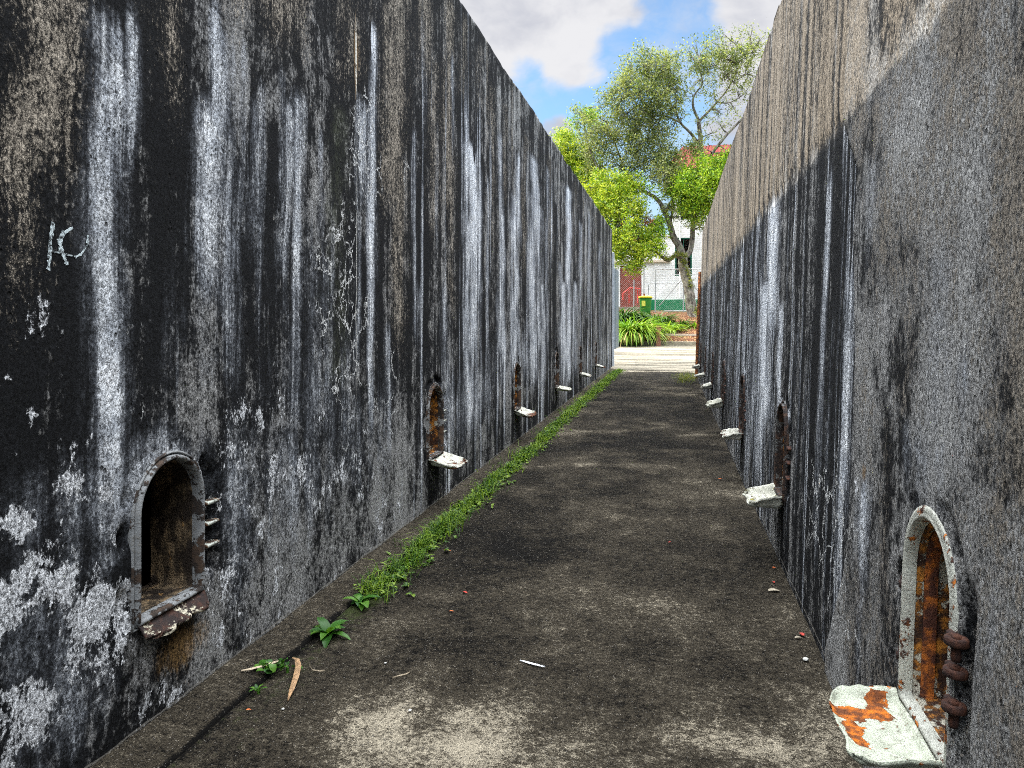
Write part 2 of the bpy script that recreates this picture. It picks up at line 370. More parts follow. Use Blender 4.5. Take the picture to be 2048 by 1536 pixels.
def yard_mat():
    n, fin, b = newmat('yard_concrete'); P = n.obj(); a = n.noise(n.vmul(P, (.25, 1.6, 1)), 2.2, 6, .62); m = n.noise(P, 14, 5, .6)
    c = n.mix(n.step(n.add(n.mul(a, .8), n.mul(m, .35)), .46, .66), (.075, .066, .048), (.30, .265, .20))
    xyz = n.sep(P); j = n.math('ABSOLUTE', n.add(n.math('FRACT', n.mul(xyz[1], .33)), -.5))
    c = n.mix(n.mul(n.step(j, .012, .02, 1.0, 0.0), .7), c, (.10, .09, .07))
    return fin(c, .9, n.bump(m, .5, .01), spec=.2)
gridmesh('pavement', np.linspace(-14, 14, 57), np.concatenate([[22.9], np.arange(23.25, 33.01, .25)]), lambda X, Y: gz(Y) + .016 + .006 * fbm(X, Y, 1), yard_mat())

# footing strip along the left wall
foot = MB(); fy = np.concatenate([np.linspace(-3, 1, 8), 1.02 * (24 / 1.02) ** np.linspace(0, 1, 300)])
prof = [(-1.90, .034), (-1.84, .034), (-1.75, .030), (-1.672, .026), (-1.650, .018), (-1.646, -.02)]
for y in fy:
    e = .016 * (float(fbm(np.array(y * 6.), np.array(.5), 6)) - .5)
    for k, (x, z) in enumerate(prof): foot.v.append((x + (e if k > 2 else 0), y, z + .004 * math.sin(y * 9 + k)))
for i in range(len(fy) - 1):
    for k in range(len(prof) - 1): a = i * len(prof) + k; foot.f.append((a, a + 1, a + len(prof) + 1, a + len(prof)))
o = foot.build('footing', MATS['worn_asphalt'], smooth=True); o['kind'] = 'structure'
a_ = o.data.color_attributes.new('wear', 'FLOAT_COLOR', 'POINT'); fv = np.array(foot.v); L_ = .20 + .5 * (fbm(fv[:, 0] * 3, fv[:, 1] * 2, 77) - .5) - 1.2 * (fv[:, 0] > -1.652)
a_.data.foreach_set('color', np.stack([L_, .25 * fbm(fv[:, 0] * 4, fv[:, 1] * 3, 78), L_ * 0, L_ * 0 + 1], -1).reshape(-1).astype('f4'))

# ------------------------------------------------------------------ hatches (proto in local frame: x out of wall, +y hinge side, z up from sill)
HW, HH = .185, .56
def arch(w_, h_, off=0.0, n=20):
    pts = [(-w_ - off, -off)]
    for k in range(7): pts.append((-w_ - off, (h_ - w_) * (k + 1) / 7))
    for k in range(1, n): a = math.pi - math.pi * k / n; pts.append(((w_ + off) * math.cos(a), h_ - w_ + (w_ + off) * math.sin(a)))
    for k in range(7): pts.append((w_ + off, (h_ - w_) * (7 - k) / 7))
    pts.append((w_ + off, -off)); return pts
M_FRAME_D = rusty('weathered_frame_steel', (.20, .21, .215), .30, (.018, .014, .012), (.06, .038, .025))
M_FRAME_F = rusty('dark_far_frame_steel', (.10, .105, .105), .40, (.014, .010, .009), (.07, .035, .02))
M_FRAME_M = rusty('mid_grey_frame_steel', (.20, .205, .205), .36, (.016, .012, .010), (.08, .045, .025))
M_FRAME_W = rusty('chipped_cream_frame_paint', (.46, .47, .41), .24)
M_LUG_D = rusty('lug_steel', (.42, .45, .40), .34, (.03, .018, .012), (.14, .07, .03))
M_LUG_R = rusty('rusted_lug_steel', (.25, .20, .16), .66, (.022, .010, .008), (.08, .028, .014))
def tray_extra(n, P):
    x = n.sep(P); wv = n.mul(n.add(n.noise(P, 14, 4), -.5), .10)
    d1 = n.step(n.math('ABSOLUTE', n.add(n.add(x[0], wv), -.062)), .016, .045, 1.0, 0.0)     # band along the wall side
    d2 = n.step(n.math('ABSOLUTE', n.add(n.add(x[1], wv), .085)), .018, .045, 1.0, 0.0)
    d2 = n.mul(d2, n.step(x[0], .03, .05)); d1 = n.mul(d1, n.step(x[1], -.12, -.04, 1.0, .25))
    d3 = n.mul(n.step(n.math('ABSOLUTE', n.add(n.add(x[0], wv), -.150)), .010, .026, 1.0, 0.0), n.step(n.math('ABSOLUTE', n.add(x[1], -.03)), .05, .09, 1.0, 0.0))
    top = n.step(x[2], .022, .03, 1.0, 0.0)
    ed = n.math('MAXIMUM', n.step(x[0], .180, .197), n.step(n.math('ABSOLUTE', x[1]), .172, .190))
    return n.math('MAXIMUM', n.mul(n.mul(n.math('MAXIMUM', n.math('MAXIMUM', d1, d2), d3), .44), top), n.mul(ed, .17))
def low_rust(n, P):
    return n.mul(n.step(n.sep(P)[2], -.040, -.014, 1.0, 0.0), .45)
M_TRAY_N = rusty('pale_green_tray_paint', (.53, .57, .45), .10, (.13, .04, .012), (.66, .17, .008), tray_extra)
M_TRAY = rusty('flaking_white_tray_paint', (.60, .60, .51), .25, (.045, .018, .012), (.20, .07, .025), low_rust)
M_TRAY_Y = rusty('lichened_white_tray_paint', (.60, .60, .50), .235, (.045, .018, .012), (.36, .34, .05), low_rust)
M_LIN_R = rusty('rust_streaked_lining_paint', (.44, .42, .34), .40, (.035, .016, .010), (.50, .20, .03))
def lin_d():
    n, fin, b = newmat('grimy_jamb_concrete'); P = n.obj(); a = n.noise(n.vmul(P, (1, 1, .4)), 24, 6, .65); f_ = n.noise(P, 120, 4); g = n.noise(P, 9, 4)
    c = n.mix(n.step(a, .38, .62), (.028, .020, .012), (.20, .145, .085)); c = n.mix(n.step(g, .46, .58), c, (.018, .012, .008)); c = n.mix(n.step(f_, .5, .7), c, (.02, .015, .01)); c = n.mix(n.mul(n.step(a, .6, .68), .6), c, (.40, .22, .07))
    return fin(c, .9, n.bump(n.add(a, f_), .8, .01))
M_LIN_D = lin_d()
def sweep(path, prof, closed=True):
    b = MB(); m = len(path); k = len(prof)
    for i, (y, z) in enumerate(path):
        p0 = Vector(path[i - 1]) if (closed or i) else Vector((y, z)); p1 = Vector(path[(i + 1) % m]); c = Vector((y, z))
        d0 = (c - p0).normalized(); d1 = (p1 - c).normalized(); n0 = Vector((-d0.y, d0.x)); n1 = Vector((-d1.y, d1.x)); nn = (n0 + n1)
        nn = nn.normalized() / max(.5, nn.normalized().dot(n0))
        for (o_, q) in prof: b.v.append((q, y + nn.x * o_, z + nn.y * o_))
    for i in range(m):
        j = (i + 1) % m
        for t in range(k - 1): b.f.append((i * k + t, i * k + t + 1, j * k + t + 1, j * k + t))
    return b
def subdiv_path(p, maxd=.02):
    out = []
    for i in range(len(p)):
        a = Vector(p[i]); c = Vector(p[(i + 1) % len(p)]); m = max(1, int((c - a).length / maxd))
        for k in range(m): out.append(tuple(a.lerp(c, k / m)))
    return out
def tray_mesh(protr, rim, droop, seed, rag=.02):
    b = MB(); ns, nt = 26, 34; top = []
    for i in range(ns + 1):
        s_ = i / ns
        for j in range(nt + 1):
            t = j / nt * 2 - 1; wd = .192
            if s_ > .80: wd *= 1 - .13 * ((s_ - .8) / .2) ** 2
            x = s_ * protr * (1 - .12 * max(0, abs(t) - .75) / .25) + (rag * s_ * 2 * (float(vnoise(t * 4 + 9, seed)) - .5) + rag * .7 * s_ * (float(vnoise(t * 13 + 5, seed + 3)) - .5))
            side = float(sst(abs(t), .80, .98)); rr = rim * (1 - .62 * s_) + .006
            rr *= (1 + .22 * (float(vnoise(s_ * 7, seed + (5 if t > 0 else 8))) - .5))
            z = -droop * s_ + side * rr + .010 * float(sst(s_, .90, 1.0)) * (1 - side) + .003 * math.sin(s_ * 5 + t * 4 + seed)
            z += .02 * float(sst(s_, .10, .0)) * (1 - side)
            top.append((x - .004, t * wd, z))
    n0 = len(top); b.v = top + [(p[0] * .985, p[1] * .985, p[2] - .013) for p in top]; w_ = nt + 1
    for i in range(ns):
        for j in range(nt):
            a = i * w_ + j; b.f.append((a, a + w_, a + w_ + 1, a + 1)); c = a + n0; b.f.append((c, c + 1, c + w_ + 1, c + w_))
    rim_loop = [j for j in range(w_)] + [i * w_ + nt for i in range(1, ns + 1)] + [ns * w_ + j for j in range(nt - 1, -1, -1)] + [i * w_ for i in range(ns - 1, 0, -1)]
    for p, q in zip(rim_loop, rim_loop[1:] + rim_loop[:1]): b.f.append((p, q, q + n0, p + n0))
    return b
CACHE = {}
def cached(key, fn):
    if key not in CACHE: CACHE[key] = fn()
    return CACHE[key]
def inst(name, b_or_me, mat, parent, smooth=True):
    """link a child whose mesh data is shared between copies"""
    if isinstance(b_or_me, MB):
        me = bpy.data.meshes.new(name); me.from_pydata(b_or_me.v, [], b_or_me.f); me.update()
        if smooth: me.polygons.foreach_set('use_smooth', [True] * len(me.polygons)); 
        me.materials.append(mat)
    else: me = b_or_me
    o = bpy.data.objects.new(name, me); COL.objects.link(o); o.parent = parent; return o
def hatch(wall, x, y, z, rz, kind, label=None):
    fm, lm, gm = {'near_left': (M_FRAME_D, M_LIN_D, M_LUG_D), 'left': (M_FRAME_M, M_LIN_R, M_LUG_D), 'near_right': (M_FRAME_W, M_LIN_R, M_LUG_R), 'right': (M_FRAME_F, M_LIN_R, M_LUG_R)}[kind]
    pr = [(-.010, -.03), (-.010, .008), (-.004, .017), (.004, .019), (.009, .010), (.011, -.004), (.015, -.004), (.017, .005), (.020, .006), (.023, .004), (.026, -.002), (.027, -.02)]
    if kind == 'near_right': pr = [(-.012, -.03), (-.010, -.004), (-.004, .002), (.002, .003), (.007, -.001), (.013, .001), (.020, -.001), (.027, -.003), (.028, -.02)]
    k = 'frame' + kind
    fr = inst('hatch', CACHE.get(k) or sweep(subdiv_path(arch(HW, HH)), [(p[0], p[1]) for p in pr]), fm, wall); CACHE[k] = fr.data
    fr.location = (x, y, z); fr.rotation_euler = (0, -BAT if rz else 0, rz)
    if label: fr['label'] = label
    k = 'lin' + kind
    dpt = .22
    if k not in CACHE:
        lb = sweep(subdiv_path(arch(HW, HH), .03), [(-.006 - .004 * (i % 2), -.02 - (dpt - .02) * i / 7) for i in range(8)])
        for i, p in enumerate(lb.v): lb.v[i] = (p[0], p[1] + .008 * (float(vnoise(p[0] * 30, p[2] * 30, 1)) - .5), p[2] + .008 * (float(vnoise(p[0] * 30, p[1] * 30, 2)) - .5))
        CACHE[k] = lb
    o = inst('lining', CACHE[k], lm, fr); CACHE[k] = o.data
    if kind == 'near_right':
        o = inst('hatch_plate', cached('plate_r', lambda: sweep(subdiv_path(arch(HW - .020, HH - .030)), [(.0, -.085), (.0, -.052), (.006, -.050), (.008, -.085)])), rusty('rusty_inner_ring_steel', (.5, .5, .42), .70, (.06, .02, .012), (.45, .13, .015)), fr)
    # hinge lugs
    for q, zz in enumerate((.335, .262, .180) if kind == 'near_right' else (.33, .245, .155)):
        k = 'lug%d' % (q if kind.startswith('near') else 0) + kind
        if k not in CACHE:
            b = MB(); L = .085
            if kind == 'near_right':
                b.lathe((.004, HW + .055, -.013), [(.010, .004), (.022, .0), (.027, .003), (.026, .018), (.021, .021), (.012, .018), (.009, .010)], 18)
                b.box((.0, HW + .030, .0), (.026, .045, .016), bev=.004)
                if q != 1: b.lathe((.004, HW + .055, -.050), [(.010, 0), (.012, .01), (.010, .042)], 10)
            else:
                b.box((.0, HW + .078, 0), (.042, L, .013), bev=.003)
                b.lathe((.004, HW + .105, -.004), [(.01, 0), (.018, .0), (.021, .004), (.019, .009), (.01, .010)], 14)
            CACHE[k] = b
        o = inst('hinge_lug', CACHE[k], gm, fr); CACHE[k] = o.data; o.location = (0 if kind == 'near_right' else -.012, 0, zz)
    # rest bracket stubs on the other side
    k = 'stub' + kind
    if k not in CACHE:
        b = MB(); b.box((0, 0, 0), (.02, .03, .05), bev=.004); b.tube([(-.01, 0, .0), (.016, 0, .0)], .012, 8); CACHE[k] = b
    for zz in ((.31, .10) if kind == 'near_right' else ()):
        o = inst('latch_stub', CACHE[k], gm, fr); CACHE[k] = o.data; o.location = (-.016, -.205 - .015, zz)
    return fr
def add_tray(fr, variant, mat, label=None):
    k = 'tray%s' % (variant,)
    if k not in CACHE:
        if variant == 'broken':
            b = tray_mesh(.055, .012, .035, 4, .022)
        else: b = tray_mesh(*variant)
        CACHE[k] = b
    k2 = k + mat.name
    if k2 not in CACHE:
        o = inst('tray', CACHE[k], mat, fr); CACHE[k2] = o.data
    else: o = inst('tray', CACHE[k2], mat, fr)
    o.location = (.012, 0, -.018 if (variant == 'broken' or mat is M_TRAY_N) else -.042)
    if label: o['label'] = label
    return o

# ------------------------------------------------------------------ the two walls
LH = [2.52 + 3.25 * i for i in range(6)]                 # hatch centres along the left wall
RH = [2.17, 4.92, 7.55, 10.3, 13.0, 15.7, 18.4]          # and along the right wall
ZS = .42
def axis_y(y1, centres, k=.0062):
    a = list(np.linspace(-3, .9, 14)); y = 1.0
    while y < y1:
        a.append(y)
        near = any(abs(y - c) < .36 for c in centres)
        y += min(.016, max(.006, y * k)) if near else max(.010, y * k)
    a.append(y1); return np.array(a)
def axis_z(top):
    a = [0.0]; 
    while a[-1] < top - .02: a.append(a[-1] + (.016 if .30 < a[-1] < 1.10 else .028))
    a[-1] = top; return np.array(a)
def build_wall(name, side, y1, top, centres, mask_fun, disp_fun, mat):
    Y, Z = np.meshgrid(axis_y(y1, centres), axis_z(top)); nz, ny = Y.shape
    toprow = (Z >= top - 1e-6) * (.07 * (fbm(Y * 1.1, Y * 0, 31, 5) - .5) + .03 * (sst(fbm(Y * 3.5, Y * 0, 33, 2), .62, .66) * -1))
    d = disp_fun(Y, Z); base_x = (-1.865 if side < 0 else .645 + BAT * 0 * Z)
    X = base_x + (d if side < 0 else BAT * Z - d)
    Zt = Z + toprow
    inside = np.zeros(Y.shape, bool)
    for c in centres:
        yy = np.abs(Y - c); zz = Z - ZS
        inside |= (yy < HW + .004) & (zz > -.004) & ((zz < HH - HW) | (np.hypot(yy, zz - (HH - HW)) < HW + .004))
    bad = inside[:-1, :-1] | inside[1:, :-1] | inside[:-1, 1:] | inside[1:, 1:]
    idx = np.arange(nz * ny).reshape(nz, ny)
    q = np.stack([idx[:-1, :-1], idx[:-1, 1:], idx[1:, 1:], idx[1:, :-1]], -1)[~bad]
    if side < 0: pass
    else: q = q[:, ::-1]
    v = list(zip(X.ravel().tolist(), Y.ravel().tolist(), Zt.ravel().tolist())); f = q.tolist(); nv = len(v)
    # thickness, top, ends and back so that the wall is the face of a closed hollow block
    xb = -5.5 if side < 0 else 4.5
    tb = len(v); tr = idx[-1]
    v += [(xb, float(Y[0, j]), top) for j in range(ny)]
    for j in range(ny - 1): f.append((int(tr[j]), int(tr[j + 1]), tb + j + 1, tb + j))
    e = len(v)
    v += [(xb, -3, 0), (xb, y1, 0)]
    f.append((tb, tb + ny - 1, e + 1, e))
    for j, k in ((0, e), (ny - 1, e + 1)): f.append(tuple(int(t) for t in idx[:, j]) + (tb + j, k))
    o = link_mesh(name, v, f, mat, None, True)
    me = o.data
    st, mk = mask_fun(Y, Z)
    for nm, arr in (('stain_shade', st), ('marks', mk)):
        a = me.color_attributes.new(nm, 'FLOAT_COLOR', 'POINT')
        full = np.zeros((len(me.vertices), 4), 'f4'); full[:nv] = arr.reshape(-1, 4); full[nv:, 2] = .4; a.data.foreach_set('color', full.ravel())
    return o
def chipped(G, Y, Z, centres, hs):
    for c in centres:
        yy = (Y - c) * hs; zz = Z - ZS; q = np.where(zz > HH - HW, np.hypot(yy, zz - (HH - HW)), np.abs(yy))
        ring = np.exp(-((q - HW - .055) / .030) ** 2) * sst(zz, -.06, .04) * (zz < HH + .1)
        pocket = sst(yy, HW + .02, HW + .05) * (1 - sst(yy, HW + .10, HW + .15)) * sst(zz, .02, .08) * (1 - sst(zz, .42, .52))
        G = G - (.45 if hs > 0 else .15) * ring * sst(fbm(Y * 9, Z * 9, 13), .36, .6) - (.4 if hs > 0 else .15) * pocket * fbm(Y * 14, Z * 22, 3)
    return G
def streaks(arr, Y, Z, items, conv, seed=0):
    for i, (u, hw, v0, v1, s) in enumerate(items):
        vm = (v0 + v1) / 2; yc, _ = conv(u, vm); ya, _ = conv(u - hw, vm); yb, _ = conv(u + hw, vm); hwY = abs(ya - yb) / 2
        zt = conv(u, v0)[1]; zb = conv(u, v1)[1]
        wob = hwY * 1.1 * (fbm(Z * 1.3, Z * 0 + i, seed + 40, 3) - .5) * 2
        wid = hwY * (.7 + .7 * fbm(Z * 1.1, Z * 0 + i * 3.3, seed + 50, 3))
        lat = np.exp(-np.abs((Y - yc - wob) / (wid * 1.08)) ** 1.9)
        ver = sst(Z, zb - .35, zb + .25) * (1 - sst(Z, zt - .12, zt + .06))
        if seed in (1, 11): ver = ver * np.clip(.42 + 1.05 * fbm(Y * 5 + i, Z * 1.6, seed + 60, 5), 0, 1.15) * (.75 + .5 * fbm(Y * 22, Z * 5, seed + 61, 3))
        arr = np.maximum(arr, s * lat * ver)
    return arr
def blobs(arr, Y, Z, items, conv, k=1.0):
    for (u, v_, ru, rv, s) in items:
        yc, zc = conv(u, v_); ry = abs(conv(u + ru, v_)[0] - conv(u - ru, v_)[0]) / 2; rz_ = abs(conv(u, v_ + rv)[1] - zc)
        g = s * np.exp(-(((Y - yc) / ry) ** 2 + ((Z - zc) / rz_) ** 2) ** 1.3)
        arr = np.maximum(arr, g) if s > 0 else arr + g
    return arr
def random_streaks(Y, Z, f1, f2, seed):
    """rain streaks: narrow bands that wander slightly and fade up and down"""
    a = fbm(Y * f1, Z * .25, seed, 3); b = fbm(Y * f2, Z * .5, seed + 9, 3)
    return a * .6 + b * .4
def hatch_disp(Y, Z, centres, hs):
    d = 0 * Y
    for c in centres:
        yy = (Y - c) * hs; zz = Z - ZS
        pocket = sst(yy, HW + .02, HW + .05) * (1 - sst(yy, HW + .10, HW + .15)) * sst(zz, .02, .08) * (1 - sst(zz, .42, .52))
        d = d - (.045 if hs > 0 else .022) * pocket * (.5 + fbm(Y * 14, Z * 22, 3))
        r = np.where(zz > HH - HW, np.hypot(yy, zz - (HH - HW)), np.abs(yy)); ring = np.exp(-((r - HW - .062) / .02) ** 2) * sst(zz, -.05, .05)
        d = d - (.034 if hs > 0 else .014) * ring * sst(fbm(Y * 9, Z * 9, 13), .42, .62)
        for z0 in (.31, .10): d = d - .03 * np.exp(-((yy + HW + .055) / .028) ** 2 - ((zz - z0) / .035) ** 2)
    return d

# ---- left
def left_masks(Y, Z):
    Wm = 0 * Y; Tm = 0 * Y
    C = on_left
    Wm = streaks(Wm, Y, Z, [(222, 34, 95, 930, .88), (250, 14, 0, 300, .6), (222, 40, 20, 120, .8), (415, 32, 190, 560, .80), (425, 8, 0, 300, .85), (455, 16, 300, 700, .45), (480, 8, 60, 520, .5),
        (515, 9, 150, 640, .42), (505, 14, 180, 540, .5), (572, 22, 190, 540, .52), (450, 22, 60, 420, .45), (600, 14, 480, 900, .45), (655, 12, 500, 860, .4), (780, 6, 640, 900, .5), (890, 7, 560, 860, .55), (1085, 6, 560, 780, .7), (1150, 5, 560, 740, .6), (592, 12, 170, 620, .66), (560, 8, 120, 400, .35), (640, 10, 250, 520, .35), (745, 7, 40, 850, .85), (728, 12, 200, 380, .55), (715, 5, 180, 700, .6), (830, 5, 250, 660, .6), (838, 4, 560, 700, .5),
        (872, 4, 230, 480, .4), (946, 11, 285, 720, 1.0), (938, 9, 430, 860, .8), (1000, 5, 260, 700, .6), (1006, 6, 420, 720, .75), (1028, 9, 380, 740, .85), (1035, 5, 300, 480, .7), (1068, 9, 310, 760, .72), (1078, 6, 400, 700, .6), (1095, 4, 330, 700, .5),
        (1122, 5, 520, 760, .6), (1136, 5, 370, 760, .9), (1128, 4, 560, 760, .8), (1160, 3, 440, 700, .5), (1178, 3, 420, 640, .45), (1200, 2.5, 480, 700, .4), (905, 4, 100, 300, .4), (850, 6, 30, 240, .35), (975, 3, 350, 700, .45)], C, 1)
    rs = random_streaks(Y, Z, 9, 26, 61)
    far = sst(Y, 4.2, 6.5)
    Wm = np.maximum(Wm, sst(rs, .58, .74) * (.26 + .58 * far) * (1 - sst(Z, 3.0, 4.0) * .7))
    low = blobs(0 * Y, Y, Z, [(260, 980, 180, 110, .52), (540, 980, 180, 190, .40), (700, 880, 110, 150, .34), (60, 1260, 190, 180, .30), (450, 640, 120, 160, .24), (620, 560, 90, 200, .24), (180, 1120, 90, 60, .35), (130, 1400, 120, 130, .40), (620, 760, 130, 120, .30), (940, 800, 60, 90, .45), (450, 720, 60, 80, .3), (1030, 720, 60, 60, .4)], C)
    Wm = np.maximum(Wm, low * (.45 + .9 * fbm(Y * 5, Z * 4, 71)))
    Tm = streaks(Tm, Y, Z, [(30, 90, -400, 420, .62), (90, 70, -400, 330, .60), (130, 40, -400, 250, .55), (20, 60, -400, 560, .45), (330, 32, -300, 190, .52), (280, 22, -400, -20, .4), (540, 60, -300, 60, .58), (470, 40, -300, 60, .52), (610, 30, -200, 110, .52), (680, 40, -200, 180, .42),
        (790, 26, -100, 420, .58), (805, 18, 300, 700, .52), (775, 12, 0, 240, .5), (850, 18, -50, 170, .52), (868, 14, 100, 480, .46), (895, 14, -20, 420, .55), (905, 10, 300, 640, .45), (930, 10, 20, 220, .42), (960, 8, 80, 240, .4), (985, 9, 160, 520, .42), (1050, 9, 260, 560, .42), (1100, 6, 300, 500, .4), (1150, 5, 360, 520, .36), (1190, 4, 420, 560, .34), (1012, 6, 200, 420, .42)], C, 2)
    Tm = np.maximum(Tm, .42 * sst(random_streaks(Y, Z, 6, 20, 81), .50, .70) * sst(Z, 2.2, 3.8) * sst(Y, 3.2, 4.5))
    G = .24 + .60 * (fbm(Y * 1.6, Z * .5, 21) - .5) + .75 * (fbm(Y * 5, Z * 2.2, 20, 5) - .5) + 1.3 * (random_streaks(Y, Z, 11, 30, 29) - .5) * sst(Y, 3.5, 7) - .16 * (1 - sst(Z, .1, .7)) * sst(Y, 3.8, 6) + .40 * (1 - sst(Z, .15, 1.3)) * (.35 + fbm(Y * 3, Z * 3, 22)) * (1 - .45 * sst(Y, 4, 9)) * (.35 + .65 * sst(Y, 2.2, 2.6))
    G = streaks(-G + 1, Y, Z, [(318, 40, -50, 820, 1.18), (178, 8, -50, 700, 1.2), (270, 9, 0, 500, 1.1), (365, 12, 60, 700, 1.2), (760, 9, 0, 820, 1.15), (700, 8, 100, 300, 1.0), (920, 10, 200, 900, 1.2), (845, 14, 280, 780, 1.15), (965, 8, 300, 850, 1.15), (1050, 5, 500, 780, 1.1), (1110, 5, 400, 780, 1.1), (540, 20, 200, 700, 1.0), (60, 80, 520, 950, 1.1), (140, 40, 420, 800, 1.1), (500, 10, 100, 700, 1.1)], C, 4)
    G = 1 - G
    G = blobs(G, Y, Z, [(90, 560, 120, 90, -.25), (80, 800, 120, 140, -.22), (330, 900, 80, 60, -.15)], C)
    G = chipped(G, Y, Z, LH, 1)
    V = streaks(0 * Y, Y, Z, [(672, 36, 180, 820, .62), (640, 20, 400, 900, .45), (330, 14, 450, 720, .35), (700, 20, 20, 300, .45), (1060, 20, 300, 560, .3)], C, 5)
    V = np.maximum(V, .34 * (1 - sst(Z, .05, .45)) * sst(Y, 3.6, 6))
    V = np.maximum(V, .55 * (1 - sst(Z, .0, .16)) * fbm(Y * 3, Z * 2, 24) * 1.4)
    P = .42 * (1 - sst(Z, .6, 1.7)) * sst(fbm(Y * 2.5, Z * 2.0, 97), .42, .60) * (1 - sst(Y, 4.2, 6.5))
    P = blobs(P, Y, Z, [(122, 655, 22, 34, .62), (108, 700, 16, 30, .6), (160, 640, 20, 30, .45), (20, 760, 22, 30, .5), (62, 830, 18, 30, .55), (120, 745, 20, 20, .4), (150, 960, 80, 50, .54), (190, 990, 60, 40, .56), (30, 1060, 60, 60, .56), (230, 760, 60, 60, .4), (400, 780, 60, 80, .42), (35, 910, 30, 40, .5), (130, 885, 40, 30, .45), (60, 1040, 40, 40, .5),
        (375, 860, 30, 24, .5), (320, 850, 30, 24, .4), (480, 850, 50, 50, .40), (540, 800, 60, 60, .42), (450, 770, 40, 30, .38), (220, 1270, 24, 20, .5), (215, 1310, 14, 20, .45), (300, 720, 30, 50, .3), (720, 860, 40, 60, .3), (560, 1060, 50, 60, .34), (420, 930, 30, 24, .4), (630, 620, 50, 50, .3), (200, 1130, 60, 50, .3), (60, 1190, 160, 110, .78), (70, 1420, 130, 100, .66), (200, 1230, 110, 90, .70), (160, 1340, 120, 80, .60), (330, 1380, 60, 50, .4), (480, 1140, 70, 70, .42), (560, 940, 90, 90, .46), (720, 960, 60, 70, .42), (500, 830, 90, 60, .44), (180, 900, 120, 90, .44), (660, 800, 60, 80, .38), (60, 640, 60, 60, .34), (240, 1080, 30, 60, .5)], C)
    Ru = blobs(0 * Y, Y, Z, [(370, 1290, 70, 55, .75), (400, 1340, 70, 40, .35), (712, 110, 9, 80, .6), (770, 640, 14, 120, .3), (545, 1160, 40, 40, .0), (885, 990, 16, 30, .35)], C)
    Cr = blobs(0 * Y, Y, Z, [(690, 600, 70, 340, .62), (735, 310, 40, 120, .9), (240, 640, 120, 60, .3), (420, 260, 60, 120, .42), (150, 960, 100, 60, .5), (800, 330, 50, 90, .45), (640, 330, 60, 160, .3), (330, 800, 70, 140, .4), (250, 1160, 120, 120, .25), (780, 780, 40, 120, .5), (560, 300, 50, 80, .35), (480, 520, 80, 40, .25)], C)
    SK = sst(Z, .35, 1.3) * .85 + .15 * sst(Y, 4, 7); SK = np.maximum(SK, sst(Y, 4.5, 7.5)); SK = np.minimum(SK, .25 + sst(Y, 1.9, 2.2) + (1 - sst(Z, 1.9, 2.6)) * .5)
    return np.stack([Wm, Tm, G, V], -1), np.stack([P, Ru, Cr, np.clip(SK, .1, 1)], -1)
def left_disp(Y, Z):
    d = .012 * (fbm(Y * .8, Z * .8, 90) - .5) + .006 * (fbm(Y * 6, Z * 4, 91) - .5) + hatch_disp(Y, Z, LH, 1)
    # a coat of render peels along a ragged line
    e = on_left(640, 300)[0]; edge = e + .08 * (fbm(Z * 1.7, Z * 0, 92) - .5) - .15 * sst(Z, 3.0, 3.9)
    d = d + .010 * (1 - sst(Y, edge, edge + .02)) * sst(Z, 1.9, 2.3)
    return d
yl, zl0 = on_left(711, 20); _, zl1 = on_left(711, 203)
y2, z20 = on_left(743, 40); _, z21 = on_left(743, 112); _, zc1 = on_left(713, 880)
y3, z30 = on_left(949, 272); _, z31 = on_left(949, 330)
lens_l = [(yl, (zl0 + zl1) / 2, (zl0 - zl1) / 2, .030, (.16, .10, .045), .02), (yl + .004, (zl0 + zl1) / 2, (zl0 - zl1) / 2, .014, (.80, .76, .66), .02), (y2 - .02, (z20 + z21) / 2, (z20 - z21) / 2 * 1.3, .022, (.01, .01, .012), .02), (y2 + .01, (z20 + z21) / 2, (z20 - z21) / 2, .022, (.70, .74, .78), .02),
          (yl + .01, (zl1 + zc1) / 2, (zl1 - zc1) / 2, .0045, (.62, .62, .58), .07), (y3, (z30 + z31) / 2, (z30 - z31) / 2, .045, (.01, .01, .012), .02)]
wallL = build_wall('concrete_wall', -1, 24.0, 4.39, LH, left_masks, left_disp, wall_mat('streaked_left_concrete', lens_l))
tag(wallL, 'tall black and white streaked concrete wall on the left, grass growing along its foot', 'wall')

